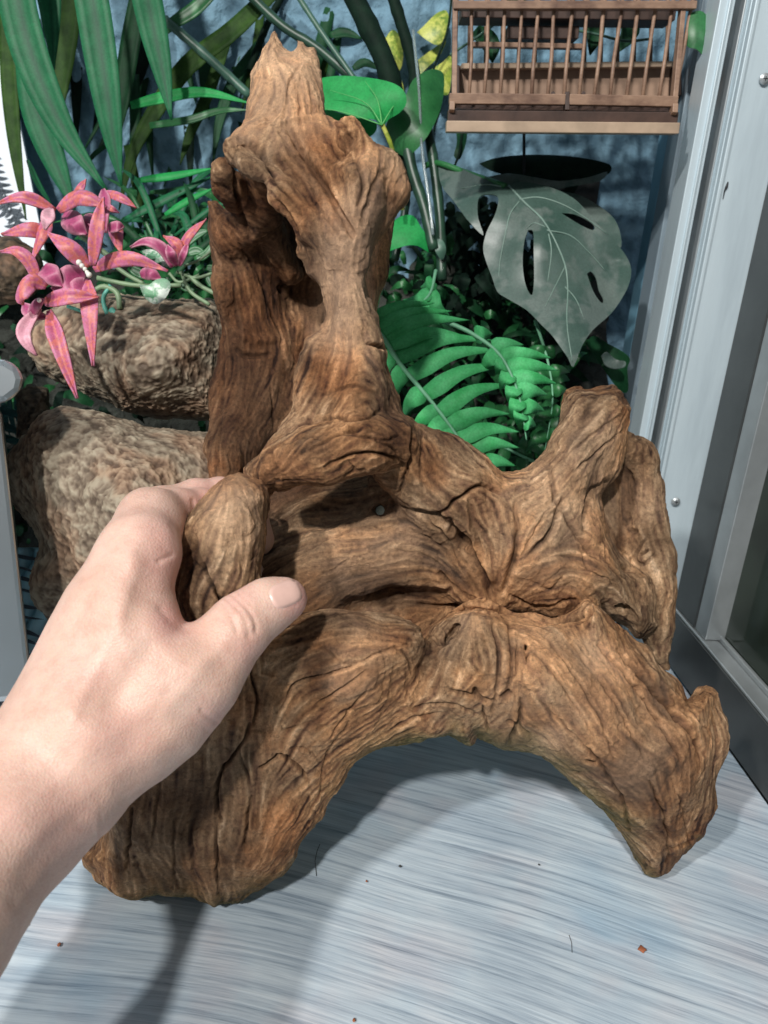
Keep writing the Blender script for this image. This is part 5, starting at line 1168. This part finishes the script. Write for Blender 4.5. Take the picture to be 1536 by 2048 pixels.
# ------------------------------------------------------------------ pink orchid-like flowers
def petalmat(name, c0, c1, mid, edge):
    return leafmat(name, c0, c1, .5, mid=mid, edge=edge, scale=120, spots=((.58, .15, .12), 230), trans=.1)
m_p1 = petalmat('pink_petal', (.36, .05, .14), (.54, .14, .25), (.62, .22, .18), (.62, .24, .38))
m_p2 = leafmat('magenta_petal', (.30, .035, .12), (.44, .08, .19), .5, edge=(.62, .30, .38), scale=90)
m_p3 = leafmat('pale_pink_petal', (.62, .28, .36), (.78, .50, .55), .5, scale=60)
m_wh = simple('flower_column_white', (.75, .73, .66), .5, var=.1)
def z3(x, y): return x / 3.339, 340 + y / 3.339
def flower(lab, petals, z0, centre=None):
    e = empty('orchid_flower', P(*z3(*petals[0][0][0]), z0), lab, 'flower', 'pink orchid flowers over the stones')
    for pts, h_, mt_, zo in petals:
        spn = [(*z3(x, y), z0 + zo * .012 - .010 * math.sin(i / (len(pts) - 1) * 2.5)) for i, (x, y) in enumerate(pts)]
        blade('petal', spn, h_ / 3.339, mt_, e, n=16, m=7, fold=rnd.uniform(-.5, .5), base=.35, tip=.12, wave=.12, thick=.0012, roll=lambda t, r=rnd.uniform(-.4, .4): r * t)
    if centre:
        for x, y, r_ in centre:
            px, py = z3(x, y); bm = bmesh.new(); bmesh.ops.create_icosphere(bm, subdivisions=2, radius=r_ / 3.339 / F * z0)
            for v_ in bm.verts: v_.co *= 1 + .18 * math.sin(v_.co.x * 900) * math.cos(v_.co.z * 700)
            me = bpy.data.meshes.new('column'); bm.to_mesh(me); bm.free(); o = link('column', me, m_wh, e); o.location = P(px, py, z0 - .012) - Vector(e.location)
    return e
flower('pink orchid with white centre and a petal pointing right, nearest of the flowers', [([(620, 640), (640, 460), (660, 320), (690, 180)], 50, m_p1, -1), ([(630, 665), (760, 600), (920, 600), (1120, 675)], 52, m_p1, 0), ([(590, 740), (600, 950), (620, 1310)], 58, m_p1, 0), ([(590, 650), (460, 520), (320, 420)], 62, m_p1, 0), ([(570, 690), (440, 740), (350, 800)], 85, m_p2, 1), ([(600, 740), (500, 800), (420, 840)], 60, m_p2, 1)], .520, [(525, 618, 20), (545, 640, 17), (566, 662, 15), (592, 700, 20), (580, 684, 15)])
flower('pink orchid hanging lowest, with one long spotted petal pointing down', [([(330, 940), (400, 1180), (515, 1525)], 55, m_p1, 0), ([(270, 920), (170, 1060), (180, 1150), (245, 1240)], 48, m_p3, 0), ([(310, 780), (210, 750), (140, 850), (150, 900)], 55, m_p1, -1), ([(300, 890), (450, 850), (660, 850)], 58, m_p1, 0), ([(250, 760), (200, 620), (110, 540), (0, 545)], 45, m_p1, 1), ([(300, 640), (340, 700), (420, 780)], 70, m_p2, 1), ([(200, 980), (240, 900), (300, 860)], 40, m_p2, 0), ([(160, 900), (220, 960), (330, 990)], 45, m_p2, 1)], .515, [(260, 870, 16)])
flower('uppermost pink orchid with a petal arching left out of the picture', [([(370, 270), (220, 200), (110, 190), (-20, 225)], 42, m_p1, 0), ([(390, 270), (500, 180), (600, 190), (710, 250)], 58, m_p1, 0), ([(480, 210), (530, 130), (575, 60)], 30, m_p1, 1), ([(330, 300), (280, 420), (210, 610)], 45, m_p1, 0), ([(330, 420), (190, 400), (10, 430)], 50, m_p1, 0), ([(430, 290), (500, 360), (580, 430)], 75, m_p2, 1), ([(350, 260), (320, 330), (300, 400)], 46, m_p3, -1)], .545)
flower('pink orchid seen from the side with a pointed petal to the right', [([(700, 150), (800, 180), (912, 252)], 32, m_p1, 0), ([(690, 130), (700, 200), (700, 300), (705, 420)], 40, m_p2, 0), ([(700, 240), (740, 260), (795, 285)], 24, m_p1, 0), ([(760, 350), (770, 420), (810, 560)], 48, m_p1, 1), ([(720, 400), (780, 380), (830, 380)], 40, m_p2, 0), ([(640, 300), (600, 360), (570, 440)], 60, m_p2, 1)], .555)
flower('dark pink orchid half closed beside the driftwood plank', [([(1150, 650), (1090, 530), (980, 480), (870, 515)], 38, m_p2, 0), ([(1170, 620), (1180, 500), (1090, 440)], 40, m_p1, 0), ([(1190, 620), (1250, 450), (1380, 325)], 34, m_p1, 0), ([(1180, 640), (1140, 560), (1120, 500)], 34, m_p2, -1), ([(940, 700), (1000, 690), (1080, 730)], 45, m_p2, 1), ([(1200, 640), (1230, 560), (1260, 480)], 26, m_p2, 0)], .565)
st = empty('flower_stems', P(300, 560, .58), 'pale green and teal artificial stems under the pink flowers', 'plant stems')
m_st1 = simple('pale_stem', (.20, .30, .17), .5, var=.2); m_st2 = simple('teal_stem', (.10, .38, .30), .5, var=.2)
for pts, r_, mt_ in [([(430, 350), (600, 480), (760, 600)], 18, m_st1), ([(650, 720), (900, 770), (1210, 770)], 15, m_st1), ([(590, 850), (680, 780), (780, 820), (800, 930)], 18, m_st1), ([(740, 930), (830, 1030), (810, 1110), (670, 1180)], 19, m_st2), ([(740, 770), (690, 860), (720, 980)], 14, m_st2), ([(1210, 680), (1270, 810), (1400, 900)], 13, m_st1), ([(1250, 700), (1350, 780), (1470, 840)], 15, m_st1), ([(1180, 680), (1300, 720), (1420, 690)], 11, m_st1), ([(1130, 690), (1200, 750), (1330, 700)], 10, m_st1), ([(1230, 640), (1330, 600), (1440, 520)], 9, m_st1), ([(450, 910), (600, 960), (760, 1000)], 12, m_st2), ([(740, 960), (830, 1010), (855, 1080)], 12, m_st2), ([(700, 590), (850, 700), (960, 760)], 14, m_st1)]:
    cane('stem', [(*z3(x, y), .575) for x, y in pts], r_ / 3.339, mt_, st, n=14)
for spn, h_ in [([(1210, 520), (1300, 440), (1400, 400)], 20), ([(1300, 600), (1380, 560), (1420, 480)], 16), ([(1180, 730), (1250, 790), (1330, 800)], 16), ([(1380, 650), (1420, 660), (1460, 665)], 14), ([(860, 650), (960, 700), (1060, 690)], 20), ([(1380, 700), (1420, 760), (1440, 800)], 18), ([(1250, 560), (1320, 540), (1380, 590)], 18)]:
    blade('leaf', [(*z3(x, y), .59) for x, y in spn], h_ / 1.8, G_mid, st, n=9)
flatleaf('leaf', [z3(*p) for p in [(935, 545), (1000, 530), (1090, 560), (1145, 640), (1140, 665), (1060, 645), (990, 600)]], .578, G_var, st, cell=8, bulge=.0006, wav=.001)
flatleaf('leaf', [z3(*p) for p in [(932, 765), (990, 770), (1040, 735), (1100, 725), (1142, 765), (1110, 850), (1045, 896), (985, 870), (950, 820)]], .560, G_var, st, cell=8, bulge=.0006, wav=.0012)
# ------------------------------------------------------------------ left edge: printed white panel, storage box, striped cloth
m_pw = simple('white_printed_panel', (.66, .72, .78), .5, var=.04, scale=10)
pn = empty('white_partition', P(0, 300, .80), 'white panel with a dark fern print at the far left edge behind the leaves', 'panel')
mb = MB(); a1, a2, a3, a4 = P(-320, -60, .80), P(-22, -60, .80), P(98, 545, .80), P(-320, 640, .80)
th = fwd * .004; mb.add([a1, a2, a3, a4, a1 + th, a2 + th, a3 + th, a4 + th], [(0, 3, 2, 1), (4, 5, 6, 7), (0, 1, 5, 4), (1, 2, 6, 5), (2, 3, 7, 6), (3, 0, 4, 7)]); mb.build('sheet', m_pw, pn)
m_ink = simple('dark_print', (.03, .05, .07), .6); m_ink2 = simple('teal_print', (.10, .30, .33), .6)
mb = MB()
def pr(mb, pts, h_):
    v_, f_, _, _ = strip_data([(x, y, .7985) for x, y in pts], h_, n=8, m=3, fold=0); mb.add(v_, f_)
for cx_, cy_, an, n_ in [(14, 400, 1.15, 9), (-6, 360, 1.3, 9), (22, 470, 1.9, 7)]:
    pr(mb, [(cx_ - 60 * math.cos(an), cy_ - 60 * math.sin(an)), (cx_ + 70 * math.cos(an), cy_ + 70 * math.sin(an))], 1.6)
    for i in range(n_):
        t = -50 + i * 14; bx, by = cx_ + t * math.cos(an), cy_ + t * math.sin(an)
        for s_ in (-1, 1): pr(mb, [(bx, by), (bx + 9 * math.cos(an + s_ * .9), by + 9 * math.sin(an + s_ * .9)), (bx + 22 * math.cos(an + s_ * 1.1), by + 22 * math.sin(an + s_ * 1.1))], 3.2)
mb.build('fern_print', m_ink, pn)
m_box, nt, b = mat('translucent_plastic'); b.inputs['Base Color'].default_value = (.24, .28, .30, 1); b.inputs['Roughness'].default_value = .38; b.inputs['Transmission Weight'].default_value = .7
n0 = noise(nt, mapping(nt), 30, 3); bump(nt, n0, b, .1, .002)
bx = empty('storage_box', P(-60, 1300, .50), 'grey translucent plastic storage box cut off by the left edge', 'storage box')
def ring(px, py, Z): return P(px, py, Z)
mb = MB(); pts = [(-300, 840), (-8, 812), (2, 830), (60, 1345), (50, 1400), (-300, 1420)]
A_ = [P(x, y, .47) for x, y in pts]; B_ = [P(x + 4, y, .66) for x, y in pts]; n = len(pts)
mb.add(A_ + B_, [tuple(range(n)), tuple(range(2 * n - 1, n - 1, -1))] + [(i, n + i, n + (i + 1) % n, (i + 1) % n) for i in range(n)]); mb.build('wall', m_box, bx, bevel=.003)
mb = MB(); pts = [(-300, 716), (10, 718), (38, 734), (46, 758), (40, 784), (12, 806), (-300, 836)]
A_ = [P(x, y, .455) for x, y in pts]; B_ = [P(x, y, .68) for x, y in pts]; n = len(pts)
mb.add(A_ + B_, [tuple(range(n)), tuple(range(2 * n - 1, n - 1, -1))] + [(i, n + i, n + (i + 1) % n, (i + 1) % n) for i in range(n)]); mb.build('rim', m_box, bx, bevel=.009)
m_tc = simple('pale_teal_cloth', (.33, .58, .68), .8, var=.12, scale=50)
cloth = empty('printed_cloth', P(60, 1300, .64), 'pale teal cloth with dark stripes between storage box and stones', 'cloth')
mb = MB(); nx, ny = 12, 40; V = []
for i in range(nx):
    for j in range(ny):
        x = 20 + 72 * i / (nx - 1) + 6 * math.sin(j * .5); y = 1095 + 300 * j / (ny - 1); V.append(P(x, y, .60 + .006 * math.sin(i * 1.1 + j * .4)))
mb.add(V, [(i * ny + j, i * ny + j + 1, (i + 1) * ny + j + 1, (i + 1) * ny + j) for i in range(nx - 1) for j in range(ny - 1)]); o = mb.build('sheet', m_tc, cloth, smooth=True)
sm = o.modifiers.new('t', 'SOLIDIFY'); sm.thickness = .002; sm.offset = 1
mb = MB()
for k_ in range(11):
    y0 = 1105 + k_ * 25 + rnd.uniform(-5, 5); v_, f_, _, _ = strip_data([(30, y0, .5925), (55, y0 + 6, .5915), (88, y0 + 14 + rnd.uniform(-6, 6), .5925)], rnd.uniform(2, 5), n=8, m=3, fold=0); mb.add(v_, f_)
mb.build('stripe_print', m_ink, cloth)
# teal leaf strips at the far left
tl = empty('teal_leaf_plant', P(30, 860, .66), 'dull teal narrow leaves below the rim of the storage box', 'plant')
m_teal = leafmat('teal_leaf', (.02, .10, .10), (.05, .18, .17), .5)
for y0 in (818, 850, 872, 900, 925): blade('leaf', [(-10, y0, .66), (25, y0 + 8, .655), (56, y0 + 22, .66)], 8, m_teal, tl, n=8, m=3)
for x0 in (6, 18, 32): blade('leaf', [(x0, 790, .67), (x0 + 4, 830, .67), (x0 + 14, 872, .67)], 6, m_teal, tl, n=8, m=3)
# ------------------------------------------------------------------ crumbs on the board
m_chip = simple('bark_chip', (.30, .10, .045), .8, var=.3)
m_bit = simple('dark_bit', (.05, .05, .05), .8)
def chip(x, y, s, mt_, lab):
    c_ = onz(x, y, .0015); bm = bmesh.new(); bmesh.ops.create_icosphere(bm, subdivisions=2, radius=s)
    for v_ in bm.verts:
        v_.co.x *= 1 + .35 * math.sin(v_.co.y / s * 3 + x); v_.co.y *= 1 + .3 * math.cos(v_.co.x / s * 4); v_.co.z *= .35
    me = bpy.data.meshes.new('bark_chip'); bm.to_mesh(me); bm.free(); o = link('bark_chip', me, mt_); o.location = c_; tag(o, lab, 'chip', 'crumbs on the tabletop')
chip(1284, 1898, .0022, m_chip, 'reddish bark crumb lying alone on the board at lower right')
chip(46, 1848, .0024, m_chip, 'reddish bark crumb on the board beside the forearm')
chip(118, 1889, .0012, m_chip, 'tiny reddish crumb just right of the one by the forearm')
chip(1078, 1729, .0008, m_bit, 'tiny dark speck on the board in front of the right leg')
chip(800, 1732, .0010, m_bit, 'dark speck on the board between the two legs')
chip(708, 2040, .0010, m_chip, 'reddish crumb at the bottom edge of the picture')
chip(733, 1762, .0008, m_chip, 'small reddish crumb in the shadow between the legs')
for pts, lab in [([(1008, 1680 - 40, 0), (1012, 1700 - 40, 0), (1004, 1720 - 40, 0)], 'a')][:0]: pass
mb = MB(); mb.tube([onz(x, y, .0008) for x, y in [(640, 1688), (634, 1702), (630, 1722), (633, 1752)]], .0002, 6); tag(mb.build('fibre', m_bit), 'thin dark wood fibre lying in the shadow right of the left foot', 'fibre')
mb = MB(); mb.tube([onz(x, y, .0008) for x, y in [(1138, 1870), (1143, 1885), (1144, 1905)]], .00018, 6); tag(mb.build('fibre', m_bit), 'thin grey fibre on the lit board left of the lower right crumb', 'fibre')
print('things done', round(time.time() - T_START, 1))
